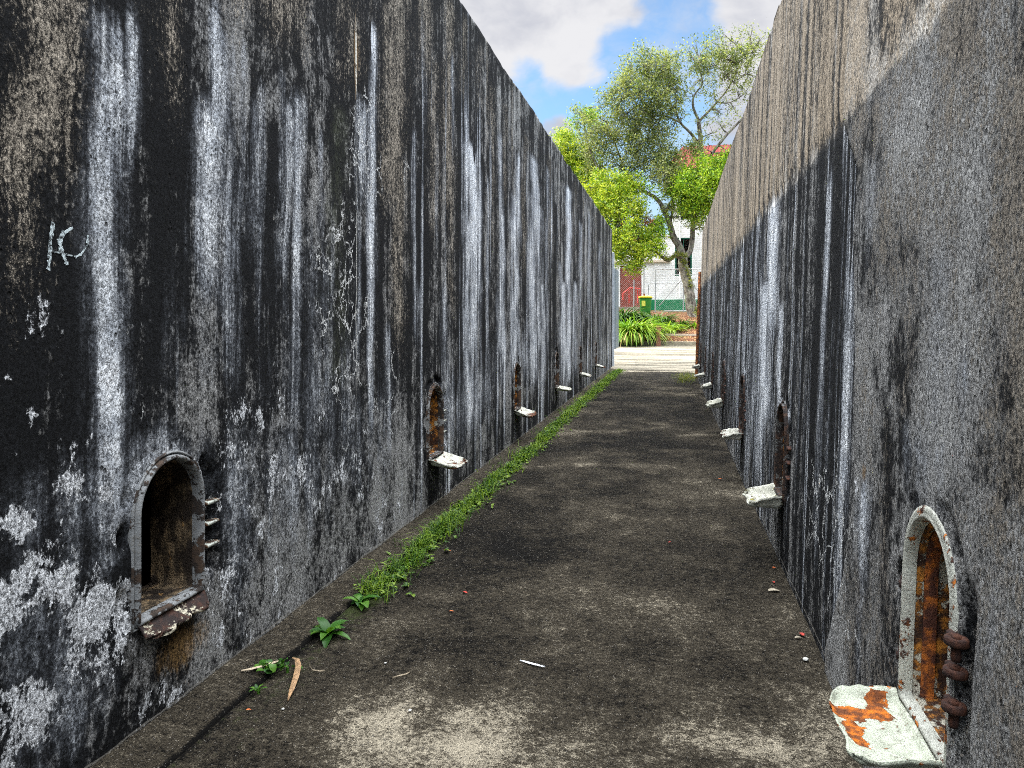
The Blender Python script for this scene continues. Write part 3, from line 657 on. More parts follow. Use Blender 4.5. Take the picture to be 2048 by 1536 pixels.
# ---- right
SEAM = [on_right(u, v_) for u, v_ in ((1655, 1290), (1690, 1150), (1712, 1000), (1716, 700), (1712, 480), (1722, 340), (1700, 270), (1690, 230))]
sz = np.array([s[1] for s in SEAM]); sy = np.array([s[0] for s in SEAM]); o_ = np.argsort(sz); sz, sy = sz[o_], sy[o_]
def right_masks(Y, Z):
    C = on_right; seam = np.interp(Z, sz, sy) + .05 * (fbm(Z * 4, Z * 0, 41) - .5)
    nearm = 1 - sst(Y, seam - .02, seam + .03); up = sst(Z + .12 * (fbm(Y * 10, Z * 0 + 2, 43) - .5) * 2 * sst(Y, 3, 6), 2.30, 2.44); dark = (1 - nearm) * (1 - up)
    Wm = streaks(0 * Y, Y, Z, [(1553, 6, 420, 640, 1.0), (1545, 9, 400, 640, 1.0), (1528, 10, 560, 830, 1.0), (1522, 12, 720, 960, .65), (1556, 5, 600, 940, .8), (1510, 4, 430, 900, .5), (1500, 5, 560, 1000, .45), (1477, 3, 500, 830, .6), (1460, 3, 520, 800, .5), (1488, 4, 600, 850, .5), (1440, 2.5, 560, 780, .5), (1452, 2, 600, 760, .5), (1425, 2, 560, 720, .4), (1415, 1.6, 560, 720, .4),
        (1655, 4, 330, 520, .7), (1645, 5, 480, 900, .85), (1637, 5, 760, 1100, .5), (1590, 5, 640, 760, .45), (1700, 8, 520, 700, .7), (1692, 8, 640, 1000, .75), (1678, 7, 860, 1200, .6), (1660, 4, 600, 960, .4), (1668, 4, 900, 1250, .4), (1608, 3, 700, 950, .35), (1712, 4, 320, 700, .4)], C, 11)
    Wm = Wm * (1 - nearm * .9)
    rs = random_streaks(Y, Z, 14, 40, 63)
    Wm = np.maximum(Wm, sst(rs, .52, .72) * .66 * dark)
    Wm = np.maximum(Wm, nearm * streaks(0 * Y, Y, Z, [(1735, 11, 940, 1160, .85), (1845, 30, 830, 960, .48), (1885, 18, 840, 980, .45), (1905, 30, 450, 900, .34), (2000, 30, 560, 640, .4), (1935, 20, 650, 900, .42), (1745, 14, 300, 500, .3), (1990, 40, 1100, 1400, .28), (1720, 10, 1150, 1350, .4)], C, 12))
    rs2 = fbm(Y * 5, Z * 2.2, 65)
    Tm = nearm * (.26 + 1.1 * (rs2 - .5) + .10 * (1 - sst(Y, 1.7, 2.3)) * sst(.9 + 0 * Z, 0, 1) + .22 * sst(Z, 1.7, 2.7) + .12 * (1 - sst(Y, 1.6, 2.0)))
    Tm = Tm * (1 - .25 * up * nearm * (1 - sst(Y, 1.9, 2.9)))  # tan cut on the near upper wall, standing in for shade
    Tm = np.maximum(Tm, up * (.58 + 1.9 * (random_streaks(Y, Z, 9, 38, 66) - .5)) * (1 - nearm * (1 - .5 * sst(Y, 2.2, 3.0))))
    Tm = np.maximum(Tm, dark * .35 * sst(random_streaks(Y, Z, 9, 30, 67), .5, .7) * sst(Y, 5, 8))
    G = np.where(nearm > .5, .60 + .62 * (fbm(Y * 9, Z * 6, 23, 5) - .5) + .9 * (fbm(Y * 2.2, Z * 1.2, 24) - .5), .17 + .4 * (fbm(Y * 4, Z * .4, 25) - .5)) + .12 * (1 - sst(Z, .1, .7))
    G = G - .62 * up * nearm * (1 - sst(Y, 2.7, 3.15)) * sst(Z, 2.3, 2.6) + up * .10 * (1 - nearm) + 1.3 * (random_streaks(Y, Z, 13, 40, 28) - .5) * (1 - nearm)  # near top painted darker so the sunlit concrete there reads as shaded
    G = chipped(G, Y, Z, RH, -1)
    V = nearm * (.20 + .35 * (fbm(Y * 2.5, Z * 1.5, 26) - .5)) + dark * .25 * fbm(Y * 3, Z, 27) + .35 * (1 - sst(Z, .0, .5)) * fbm(Y * 2, Z, 28)
    P = nearm * blobs(0 * Y, Y, Z, [(1720, 970, 16, 30, .5), (1735, 1060, 16, 60, .45), (1790, 1120, 16, 60, .3)], C)
    Ru = nearm * blobs(0 * Y, Y, Z, [(1733, 945, 8, 25, .8), (1788, 1330, 20, 50, .5), (1890, 1500, 30, 60, .4)], C)
    Cr = blobs(0 * Y, Y, Z, [(1650, 1060, 60, 150, .85), (1690, 1000, 40, 200, .55), (1680, 1250, 60, 120, .5), (1700, 640, 20, 160, .4), (1620, 1000, 30, 120, .45), (2000, 1150, 60, 80, .3), (1950, 700, 100, 20, .5), (1900, 730, 120, 30, .5), (1990, 1180, 60, 60, .5), (1750, 700, 30, 300, .2)], C)
    SK = np.clip(1 - nearm * .80, 0, 1)
    return np.stack([Wm, Tm, G, V], -1), np.stack([P, Ru, Cr, SK], -1)
def right_disp(Y, Z):
    seam = np.interp(Z, sz, sy) + .05 * (fbm(Z * 4, Z * 0, 41) - .5)
    nearm = 1 - sst(Y, seam - .01, seam + .012)
    d = .030 * (fbm(Y * .45, Z * .5, 94) - .5) + .007 * (fbm(Y * 6, Z * 4, 95) - .5) + hatch_disp(Y, Z, RH, -1)
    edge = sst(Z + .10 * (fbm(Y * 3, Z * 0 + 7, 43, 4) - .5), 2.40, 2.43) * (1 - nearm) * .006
    return d + .016 * nearm * (1 - sst(Z, 2.2, 2.9)) + edge
ys_, zs_ = on_right(2030, 620)
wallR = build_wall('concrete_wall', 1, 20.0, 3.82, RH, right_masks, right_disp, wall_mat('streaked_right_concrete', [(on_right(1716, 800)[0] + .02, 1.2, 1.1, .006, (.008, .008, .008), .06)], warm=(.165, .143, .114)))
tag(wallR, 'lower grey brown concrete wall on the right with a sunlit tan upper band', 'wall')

# hatches on the left wall
for i, c in enumerate(LH):
    h = hatch(wallL, -1.867, c, ZS, 0, 'near_left' if i == 0 else 'left', 'nearest arched opening, tray rusted away' if i == 0 else None)
    if i == 0: add_tray(h, 'broken', rusty('broken_sill_paint', (.50, .46, .35), .40, (.015, .009, .008), (.06, .025, .015)), 'broken rusty stub of a tray')
    else: add_tray(h, (.215 + .015 * (i % 2), .05 - .012 * (i % 2), .012 + .012 * (i % 3), 3 + i, .014), M_TRAY)
for i, c in enumerate(RH):
    h = hatch(wallR, .645 + BAT * ZS - (.017 if i == 0 else -.002), c, ZS, math.pi, 'near_right' if i == 0 else 'right', 'nearest arched opening with cream painted frame' if i == 0 else None)
    if i == 0: add_tray(h, (.195, .036, .008, 2, .005), M_TRAY_N, 'pale green tray with bright orange rust')
    else: add_tray(h, (.185 + .015 * (i % 2), .085 - .012 * (i % 3), -.004 + .012 * (i % 2), 13 + i, .014), M_TRAY_Y if i in (1, 3) else M_TRAY)

# scratched paint mark on the left wall: strokes of pale blue-white paint
def mark_mat():
    n, fin, b = newmat('faded_paint_mark'); P = n.obj(); a = n.noise(P, 70, 5, .75)
    return fin(n.mix(n.step(a, .40, .56), (.015, .016, .018), (.52, .60, .62)), .9, n.bump(a, .8, .01), spec=.1)
M_MARK = mark_mat()
g = MB()
def stroke(pts, w0):
    P3 = []
    for u, v_ in pts: y, z = on_left(u, v_); P3.append((y, z))
    L, Rr = [], []
    for i, (y, z) in enumerate(P3):
        a = P3[max(0, i - 1)]; b = P3[min(len(P3) - 1, i + 1)]; d = Vector((b[0] - a[0], b[1] - a[1])).normalized(); ww = w0 * (.6 + .8 * random.random())
        L.append((y - d.y * ww, z + d.x * ww)); Rr.append((y + d.y * ww, z - d.x * ww))
    n0 = len(g.v)
    for a, b in zip(L, Rr):
        xa, xb = [-1.865 + float(left_disp(np.array([q[0]]), np.array([q[1]]))[0]) for q in (a, b)]
        g.v += [(xa + .0022, *a), (xb + .0022, *b), (xa - .004, *a), (xb - .004, *b)]
    for i in range(len(P3) - 1):
        k = n0 + 4 * i; g.f += [(k, k + 4, k + 5, k + 1), (k, k + 2, k + 6, k + 4), (k + 1, k + 5, k + 7, k + 3)]
def dense(p, m=6):
    o = []
    for a, b in zip(p, p[1:]):
        for k in range(m): t = k / m; o.append((a[0] + (b[0] - a[0]) * t + random.uniform(-.7, .7), a[1] + (b[1] - a[1]) * t))
    return o + [p[-1]]
stroke(dense([(106, 445), (100, 480), (98, 515), (95, 540)]), .0065)
stroke(dense([(128, 462), (118, 482), (121, 500), (128, 516), (133, 530)]), .007)
stroke(dense([(100, 502), (120, 506), (145, 512)], 5), .003)
stroke(dense([(145, 455), (130, 464), (120, 478)], 4), .0035)
stroke(dense([(176, 470), (174, 490), (163, 508), (148, 515)], 5), .0035)
g.build('painted_mark', M_MARK, wallL)

# ------------------------------------------------------------------ gate posts at the far end
M_PALE = simple('pale_blue_grey_paint', (.42, .46, .50), .5, .12, 8)
M_DKST = simple('dark_blue_grey_steel', (.10, .13, .15), .5, .2, 8)
p = empty('steel_gate', (-1.80, 24.2, 0))
b = MB().box((-1.86, 24.08, 1.84), (.12, .10, 3.68), bev=.01); b.build('gate_post', M_PALE, p)
b = MB().box((-1.80, 25.0, 1.9), (.05, 1.5, 2.6), bev=.008); b.build('gate_leaf', M_DKST, p)
for z in (.9, 2.0, 3.0): MB().box((-1.80, 24.19, z), (.06, .06, .16), bev=.006).build('hinge', M_DKST, p)
tag(p, 'pale blue grey steel gate folded open at the end of the left wall', 'gate')
p = empty('steel_gate', (.66, 20.2, 0))
Mru = rusty('rust_brown_gate_steel', (.22, .08, .03), .6, (.06, .02, .01), (.42, .14, .03))
b = MB(); 
b.tube([(.625, 20.14, .0), (.67, 20.14, 1.4), (.715, 20.14, 2.78)], .042, 4); b.build('gate_post', Mru, p)
MB().box((.71, 20.55, 1.7), (.03, .7, 1.1), bev=.006).build('gate_leaf', simple('pale_green_panel', (.42, .55, .50), .5), p)
tag(p, 'rust brown steel gate post at the end of the right wall', 'gate')

# ------------------------------------------------------------------ garden bed
M_KERB = concrete('kerb_concrete', (.10, .085, .06), (.30, .27, .20), scale=1.5)
bed_xs = np.linspace(-14, 14, 225)
def bed_z(X, Y):
    base = np.interp(Y, [33.10, 33.2, 33.85, 33.95, 34.6, 35.6, 36.4, 37.6, 38.6, 40, 44], [.56, .62, .80, .86, .98, 1.35, 1.66, 1.80, 1.78, 1.9, 2.12])
    return base + .10 * (fbm(X * 1.2, Y * 1.2, 5) - .5) * sst(Y, 33.9, 34.6) + .05 * (fbm(X * 8, Y * 8, 6) - .5)
def mulch_mat():
    n, fin, b = newmat('leaf_mulch'); P = n.obj(); v1 = n.vor(P, 26); q = n.sepc(v1[1]); m = n.noise(P, 3, 4)
    c = n.mix(n.step(q[0], .2, .8), (.045, .018, .010), (.17, .065, .028)); c = n.mix(n.step(q[1], .78, .83), c, (.34, .20, .09)); c = n.mix(n.step(m, .6, .72), c, (.10, .13, .03))
    return fin(c, .9, n.bump(v1[0], 1.0, .03), spec=.2)
o = gridmesh('garden_soil', bed_xs, np.linspace(33.1, 44, 90), bed_z, mulch_mat())
k = MB(); k.box((0, 33.10, .50), (28, .16, .24), bev=.02)
for x in np.arange(-13, 13.5, 2.4): k.box((float(x), 33.013, .50), (.02, .012, .2))
tag(k.build('concrete_kerb', M_KERB), 'low grey concrete kerb edging the garden bed beyond the path', 'kerb')
tag(MB().box((6.8 + at(1321, 668, 34).x, 33.98, .88), (13.6, .12, .10), bev=.012).build('timber_sleeper', simple('weathered_sleeper_wood', (.36, .30, .23), .85, .3, 30)), 'long weathered timber sleeper lying above the kerb in the mulch', 'sleeper')
pp = at(1317, 690, 32.4)
b = MB().box((pp.x, pp.y - .35, .80), (.19, .19, .86), bev=.012); b.box((pp.x, pp.y - .35, 1.245), (.215, .215, .05), bev=.02)
tag(b.build('wooden_post', simple('reddish_brown_wood', (.24, .10, .07), .8, .3, 30)), 'short reddish brown wooden post beside the strappy green clump', 'post')

# ------------------------------------------------------------------ plants
def add_ribbon(b, base, az, L, wdt, lean, droop, seg=6):
    """strap leaf: rises from base, arches over and droops"""
    d = Vector((math.cos(az), math.sin(az), 0)); side = Vector((-d.y, d.x, 0)); p = Vector(base); a = lean; n0 = len(b.v)
    for i in range(seg + 1):
        t = i / seg; ww = wdt * (1 - t ** 3 * .96) * .5; tw = side
        mid = p - Vector((0, 0, ww * .5))
        b.v += [tuple(p - tw * ww), tuple(mid), tuple(p + tw * ww)]
        p = p + (d * math.sin(a) + Vector((0, 0, 1)) * math.cos(a)) * (L / seg); a += droop / seg
    for i in range(seg):
        k = n0 + 3 * i; b.f += [(k, k + 1, k + 4, k + 3), (k + 1, k + 2, k + 5, k + 4)]
M_AG1 = leafmat('bright_strap_leaf', ((.10, .21, .02), (.17, .33, .03), (.30, .42, .05)), .4, .3)
M_AG2 = leafmat('dark_strap_leaf', ((.025, .06, .015), (.06, .13, .025), (.10, .20, .03)), .4, .25)
def strappy(name, u, v_, Fd, rx, h, n, mat, label, zb=None, dry=0, group=None):
    c = at(u, v_, Fd); zb = zb if zb is not None else c.z; root = empty(name, (c.x, c.y, zb)); b = MB(); q = MB()
    for i in range(n):
        a = random.uniform(0, 2 * math.pi); r = rx * .55 * math.sqrt(random.random())
        base = (c.x + r * math.cos(a), c.y + r * math.sin(a) * .7, zb - .03)
        tgt = q if random.random() < dry else b
        add_ribbon(tgt, base, a + random.gauss(0, .7), h * random.uniform(.95, 1.7), random.uniform(.055, .09), random.uniform(.03, .55), random.uniform(1.5, 2.9))
    b.build('leaves', mat, root, True)
    if q.v: q.build('dry_leaves', simple('dry_strap_leaf', (.42, .33, .12), .8), root, True)
    tag(root, label, 'plant', group or 'strappy clumps in the garden bed'); return root
strappy('agapanthus', 1262, 689, 32.9, 1.0, 1.22, 1100, M_AG1, 'large bright green strappy clump spilling over the kerb beside the short post', .5, .06)
strappy('agapanthus', 1243, 640, 35.2, .9, 1.05, 420, M_AG2, 'dark green strappy clump in front of the red brown door, against the left wall end', 1.25)
strappy('agapanthus', 1312, 648, 35.0, .75, .82, 230, M_AG2, 'dark strappy clump at the foot of the green wheelie bin', 1.2)
strappy('agapanthus', 1335, 668, 33.9, .5, .7, 150, M_AG1, 'green strappy tuft just right of the wooden post top', .9)
strappy('agapanthus', 1357, 655, 34.8, .42, .62, 130, M_AG2, 'small dark spiky clump in the mulch in front of the tree trunk', 1.05)
strappy('agapanthus', 1390, 655, 34.6, .42, .55, 130, M_AG1, 'small light green clump at the right end of the garden bed', 1.0)

# ------------------------------------------------------------------ wheelie bin
c = at(1291, 632, 36.2); bz = 1.62; bin_ = empty('wheelie_bin', (c.x, c.y, bz))
M_BG = simple('green_bin_plastic', (.04, .20, .03), .4, .12, 6); M_BY = simple('yellow_lid_plastic', (.72, .50, .02), .4, .08, 6)
b = MB(); s0, s1 = .22, .29
for (hw_, z) in ((s0, .06), (s1, .95), (s1 + .02, .96), (s1 + .02, 1.0), (s1 - .02, 1.0)):
    for k in range(16):
        a = 2 * math.pi * (k + .5) / 16; e = .28; ca, sa = math.cos(a), math.sin(a)
        b.v.append((c.x + hw_ * math.copysign(abs(ca) ** e, ca), c.y + hw_ * 1.1 * math.copysign(abs(sa) ** e, sa), bz + z))
for r in range(4):
    for k in range(16): b.f.append((r * 16 + k, r * 16 + (k + 1) % 16, r * 16 + 16 + (k + 1) % 16, r * 16 + 16 + k))
b.f.append(tuple(range(15, -1, -1))); b.build('bin_body', M_BG, bin_)
b = MB()
for (hw_, z) in ((s1 + .04, .99), (s1 + .045, 1.03), (s1 + .02, 1.06), (s1 - .08, 1.09), (.05, 1.10)):
    for k in range(16):
        a = 2 * math.pi * (k + .5) / 16; e = .32; ca, sa = math.cos(a), math.sin(a)
        b.v.append((c.x + hw_ * math.copysign(abs(ca) ** e, ca), c.y + hw_ * 1.1 * math.copysign(abs(sa) ** e, sa), bz + z))
for r in range(4):
    for k in range(16): b.f.append((r * 16 + k, r * 16 + (k + 1) % 16, r * 16 + 16 + (k + 1) % 16, r * 16 + 16 + k))
b.f.append(tuple(range(64, 80))); lid = b.build('lid', M_BY, bin_)
MB().box((c.x - .06, c.y - .05, bz + 1.15), (.09, .12, .13), bev=.03).build('lid_handle', simple('brown_handle', (.16, .06, .04)), bin_)
MB().box((c.x - .08, c.y - .315, bz + .72), (.17, .02, .26), bev=.004).build('sticker', simple('yellow_sticker', (.72, .66, .10), .5, .1, 8), bin_)
for sx in (-.2, .2): MB().tube([(c.x + sx - .03, c.y + .24, bz + .11), (c.x + sx + .03, c.y + .24, bz + .11)], .11, 16).build('wheel', M_DKST, bin_)
tag(bin_, 'green wheelie bin with yellow lid and yellow sticker among the strappy plants', 'bin')

# ------------------------------------------------------------------ building
def brick_mat():
    n, fin, b = newmat('white_painted_brick'); P = n.obj()
    br = n.node('ShaderNodeTexBrick'); xyz = n.sep(P); cb = n.node('ShaderNodeCombineXYZ'); n._in(cb.inputs[0], n.add(xyz[0], xyz[1])); n._in(cb.inputs[1], xyz[2])
    n._in(br.inputs['Vector'], cb.outputs[0]); br.inputs['Scale'].default_value = 1.0; br.inputs['Brick Width'].default_value = .36; br.inputs['Row Height'].default_value = .13; br.inputs['Mortar Size'].default_value = .012; br.inputs['Mortar Smooth'].default_value = .4
    a = n.noise(P, 1.2, 5, .6); m = n.noise(P, 12, 4)
    c = n.mix(n.step(n.add(n.mul(a, .7), n.mul(m, .3)), .42, .62), (.60, .60, .585), (.80, .80, .79))
    c = n.mix(n.mul(br.outputs['Fac'], .45), c, (.44, .44, .44))
    return fin(c, .8, n.bump(n.add(n.mul(br.outputs['Fac'], -1.0), n.mul(m, .3)), .5, .012))
M_BRICK = brick_mat(); M_GRN = simple('green_wall_paint', (.004, .15, .055), .6, .12, 3); M_GFR = simple('dark_green_frame_paint', (.012, .085, .055), .5)
M_ROOF = simple('red_corrugated_roof_paint', (.15, .019, .015), .7, .3, 3, .3, 0, .1)
BY = 46.0
def X_(u): return BY * math.tan(math.atan((u - 1024) / F_PX) - TH)
def Zb(v_): return EYE + (642 - v_) / F_PX * (BY * math.cos(TH))
bld = empty('brick_house', (0, BY, 2.1))
xL, xM, xR = -12.0, X_(1343), 10.5
def wall_holes(b, x0, x1, z0, z1, holes, y, t=.25):
    """wall slab from boxes left between the openings"""
    xs_ = sorted({x0, x1, *[h[0] for h in holes], *[h[1] for h in holes]}); zs_ = sorted({z0, z1, *[h[2] for h in holes], *[h[3] for h in holes]})
    for a, c_ in zip(xs_, xs_[1:]):
        run = None
        for p_, q_ in zip(zs_, zs_[1:]):
            solid = not any(h[0] <= a and c_ <= h[1] and h[2] <= p_ and q_ <= h[3] for h in holes)
            if solid: run = [run[0], q_] if run else [p_, q_]
            if not solid or q_ == z1:
                if run: b.box(((a + c_) / 2, y + t / 2, (run[0] + run[1]) / 2), (c_ - a, t, run[1] - run[0])); run = None
door = (X_(1240), X_(1283), 2.35, Zb(530)); win = (X_(1350), X_(1384), Zb(552), Zb(476)); win2 = (X_(1357), X_(1384), Zb(440), Zb(392)); win3 = (X_(1440), X_(1474), Zb(552), Zb(476)); win0 = (-7.5, -6.4, 3.6, 5.6)
b = MB(); GB = Zb(599)
wall_holes(b, xM, xR, GB, 10.6, [win, win2, win3], BY); b.box(((xM + xR) / 2, BY + 8.6, 6.3), (xR - xM, .25, 8.6)); b.box((xM + .125, BY + 4.4, 6.3), (.25, 8.2, 8.6)); b.box((xR - .125, BY + 4.4, 6.3), (.25, 8.2, 8.6))
b.build('wall', M_BRICK, bld)
b = MB(); wall_holes(b, xL, xM, 1.8, 6.6, [door, win0], BY + .003); b.box(((xL + xM) / 2, BY + 4.4, 6.66), (xM - xL, 8.9, .12)); b.box((xL + .1, BY + 4.4, 4.2), (.2, 8.2, 4.8)); b.build('wall', M_BRICK, bld)
b = MB(); b.box(((X_(1300) + xR) / 2, BY + .10, (1.7 + GB) / 2), (xR - X_(1300), .30, GB - 1.7 - .004)); b.build('plinth', M_GRN, bld)
b = MB(); b.box(((xL + xM) / 2, BY - .06, Zb(522)), (xM - xL - .1, .12, .12)); b.build('string_course', simple('beige_trim_paint', (.52, .44, .34)), bld)
M_DOOR = simple('red_brown_door_paint', (.20, .040, .024), .6, .2, 5)
b = MB(); b.box(((door[0] + door[1]) / 2, BY + .12, (door[2] + door[3]) / 2), (door[1] - door[0], .06, door[3] - door[2]))
d_ = b.build('door', M_DOOR, bld)
b = MB()
for x in (door[0] + .05, door[1] - .05, (door[0] + door[1]) / 2): b.box((x, BY + .078, (door[2] + door[3]) / 2), (.09, .02, door[3] - door[2] - .02))
b.build('door_frame', M_DOOR, d_)
M_GLS = simple('dark_window_glass', (.015, .02, .025), .08, .1, 3, .0, 0, .8)
def window(h, bars=True):
    x0, x1, z0, z1 = h; xm, zm = (x0 + x1) / 2, (z0 + z1) / 2; b = MB()
    for x in (x0 + .04, x1 - .04): b.box((x, BY + .07, zm), (.08, .10, z1 - z0 - .006))
    for z in (z0 + .04, z1 - .04, zm): b.box((xm, BY + .07, z), (x1 - x0 - .164, .094, .08))
    b.box((xm, BY + .08, zm), (.035, .06, z1 - z0 - .17))
    fr = b.build('window', M_GFR, bld); MB().box((xm, BY + .13, zm), (x1 - x0 - .02, .012, z1 - z0 - .02)).build('pane', M_GLS, fr)
    MB().box((xm, BY - .04, z0 - .05), (x1 - x0 + .2, .12, .08), bev=.01).build('sill', M_BRICK, fr)
    if bars:
        q = MB()
        for k in range(9): q.tube([(x0 + .06 + (x1 - x0 - .12) * k / 8, BY - .05, z0 + .08), (x0 + .06 + (x1 - x0 - .12) * k / 8, BY - .05, z1 - .05)], .012, 6)
        for z in (z0 + .12, z1 - .10): q.box((xm, BY - .05, z), (x1 - x0, .03, .03))
        q.build('window_bars', M_DKST, fr)
window(win); window(win2); window(win3, False); window(win0, False)
# hipped roof
eav, rid = 10.55, 12.9; ex0, ex1, ey0, ey1 = xM - .35, xR + .35, BY - .45, BY + 9.1
ry = (ey0 + ey1) / 2; rxa, rxb = X_(1368), xR - 2.0
def roof_face(b, A, B, Cc, D, n):
    """corrugated sheet between eave A-B and ridge D-C"""
    A, B, Cc, D = map(Vector, (A, B, Cc, D)); nrm = (B - A).cross(D - A).normalized()
    if nrm.z < 0: nrm = -nrm
    n0 = len(b.v)
    for i in range(n + 1):
        t = i / n; off = nrm * (.03 * math.sin(t * n * math.pi / 2)); b.v += [tuple(A.lerp(B, t) + off), tuple(D.lerp(Cc, t) + off), tuple(A.lerp(B, t) + off - nrm * .05)]
    for i in range(n): k = n0 + 3 * i; b.f += [(k, k + 3, k + 4, k + 1), (k, k + 2, k + 5, k + 3)]
b = MB()
roof_face(b, (ex0, ey0, eav), (ex1, ey0, eav), (rxb, ry, rid), (rxa, ry, rid), 180)
roof_face(b, (ex0, ey1, eav), (ex1, ey1, eav), (rxb, ry, rid), (rxa, ry, rid), 60)
roof_face(b, (ex0, ey0, eav), (ex0, ey1, eav), (rxa, ry, rid), (rxa, ry, rid), 120)
roof_face(b, (ex1, ey0, eav), (ex1, ey1, eav), (rxb, ry, rid), (rxb, ry, rid), 60)
rf = b.build('roof', M_ROOF, bld)
MB().box(((ex0 + ex1) / 2, ey0 - .05, eav - .02), (ex1 - ex0, .1, .14), bev=.02).build('gutter', M_BRICK, rf)
b = MB(); b.tube([(xM + .5, BY - .08, GB + .1), (xM + .5, BY - .08, eav - .1)], .045, 8); b.build('downpipe', M_BRICK, bld)
tag(bld, 'white painted brick building with green base, green window and red corrugated roof behind the trees', 'house')

# red handrail on the steps
hr = empty('handrail', (X_(1262), BY - 1.6, 2.1)); M_RED = simple('red_rail_paint', (.55, .03, .02), .45, .1, 5); Fh = (BY - 1.6) * math.cos(TH)
for k, dy in enumerate((0,)):
    pts = [at(1246, 600, Fh), at(1246, 587, Fh), at(1259, 576, Fh), at(1280, 577, Fh), at(1280, 602, Fh)]
    MB().tube(pts, .035, 6).build('rail', M_RED, hr)
    for u in (1258, 1275): MB().tube([at(u, 577 if u > 1259 else 577, Fh), at(u, 606, Fh)], .035, 6).build('baluster', M_RED, hr)
tag(hr, 'bent red tube handrail on the steps before the red brown door', 'handrail')
st = MB()
for k in range(3): st.box((X_(1262), BY - .35 - .3 * k, 2.3 - .12 * k - .2), (1.8, .3, .5 - .0 * k))
tag(st.build('door_steps', M_KERB), 'concrete steps below the red brown door', 'steps')

# ------------------------------------------------------------------ chain-link fence with tubular frame
M_TUBE = simple('galvanised_tube', (.38, .39, .39), .45, .15, 10, .1, .5)
FF = 40.0; fence = empty('chain_link_fence', at(1300, 622, FF))
def tubepx(name, pts, r=.028): return MB().tube([at(u, v_, FF) for u, v_ in pts], r, 6).build(name, M_TUBE, fence)
for u, v0 in ((1311, 539), (1268, 560), (1288, 524), (1367, 566), (1225, 534), (1405, 538), (1450, 538)): tubepx('fence_post', [(u, v0), (u - .5, 628)], .034)
tubepx('rail', [(1311, 539), (1450, 537)]); tubepx('rail', [(1311, 550), (1450, 548)], .02); tubepx('rail', [(1150, 536), (1288, 536)], .022); tubepx('rail', [(1328, 622), (1450, 621)], .026)
tubepx('rail', [(1297, 590), (1297, 573), (1298, 568), (1302, 566), (1450, 565)], .022); tubepx('brace', [(1366, 556), (1318, 612)], .024); tubepx('brace', [(1388, 572), (1404, 592)], .02)
def links(u0, u1, v0, v1, s=.11):
    A = at(u0, v1, FF + .05); B = at(u1, v1, FF + .05); h = at(u0, v0, FF + .05).z - A.z; ax = (B - A); L = ax.length; ax.normalize(); b = MB(); r = .0016
    for sgn in (1, -1):
        k = -h if sgn > 0 else 0
        while k < (L if sgn > 0 else L + h):
            t0, t1 = max(0, (-k if sgn > 0 else k - L)), min(h, (L - k if sgn > 0 else k))
            if t1 > t0:
                p0 = A + ax * (k + sgn * t0) + Vector((0, 0, t0)); p1 = A + ax * (k + sgn * t1) + Vector((0, 0, t1)); b.tube([p0, p1], r, 3, False)
            k += s
    return b
links(1150, 1288, 536, 626).build('mesh_panel', M_TUBE, fence); links(1311, 1450, 539, 622).build('mesh_panel', M_TUBE, fence)
tag(fence, 'galvanised tube and chain link fence standing before the white brick building', 'fence')

# ------------------------------------------------------------------ trees
def bark():
    n, fin, b = newmat('lichened_bark'); P = n.obj(); a = n.noise(n.vmul(P, (1, 1, .35)), 9, 6, .7); m = n.noise(P, 4, 4); f_ = n.noise(P, 40, 4)
    c = n.mix(n.step(a, .38, .62), (.055, .045, .035), (.27, .24, .20)); c = n.mix(n.mul(n.step(n.add(n.mul(m, .7), n.mul(f_, .4)), .56, .66), .7), c, (.40, .41, .35)); c = n.mix(n.mul(n.step(m, .56, .66), .6), c, (.12, .15, .04))
    return fin(c, .9, n.bump(n.add(a, f_), 1.0, .05))
M_BARK = bark()
M_LF_O = leafmat('olive_leaf', ((.070, .105, .028), (.165, .215, .065), (.33, .35, .14)), .5, .42)
M_LF_Y = leafmat('yellow_green_leaf', ((.12, .22, .012), (.29, .43, .02), (.47, .52, .05)), .45, .35)
M_LF_G = leafmat('fresh_green_leaf', ((.09, .20, .012), (.25, .43, .02), (.40, .52, .04)), .45, .35)
M_LF_R = leafmat('rusty_dead_leaf', ((.20, .05, .02), (.32, .10, .04), (.4, .2, .08)), .6, .2)
M_MOSS = leafmat('branch_moss', ((.09, .12, .012), (.17, .20, .02), (.25, .26, .03)), .7, .1)
rnp = np.random.RandomState(11)
def leaves_mesh(name, centres, sig, count, size, mat, parent, asp=.34):
    """many small two-triangle leaves scattered round twig ends"""
    C_ = np.repeat(np.array(centres), count, 0); n = len(C_)
    pos = C_ + rnp.normal(0, 1, (n, 3)) * np.array(sig)
    d = rnp.normal(0, 1, (n, 3)); d[:, 2] -= .25; d /= np.linalg.norm(d, axis=1)[:, None]
    e = np.cross(d, rnp.normal(0, 1, (n, 3))); e /= np.linalg.norm(e, axis=1)[:, None]
    L = size * rnp.uniform(.6, 1.35, n)[:, None]; ww = L * asp * .5
    up = np.cross(d, e) * L * .08
    V = np.stack([pos - d * L * .5, pos + e * ww + up, pos + d * L * .5, pos - e * ww + up], 1).reshape(-1, 3)
    p = np.array(parent.location); V = V - p
    me = bpy.data.meshes.new(name); me.vertices.add(4 * n); me.vertices.foreach_set('co', V.ravel().astype('f4'))
    me.loops.add(4 * n); me.loops.foreach_set('vertex_index', np.arange(4 * n, dtype='i4')); me.polygons.add(n)
    me.polygons.foreach_set('loop_start', np.arange(0, 4 * n, 4, dtype='i4')); me.polygons.foreach_set('loop_total', np.full(n, 4, 'i4'))
    me.materials.append(mat); me.update(); me.validate(); o = bpy.data.objects.new(name, me); COL.objects.link(o); o.parent = parent; return o
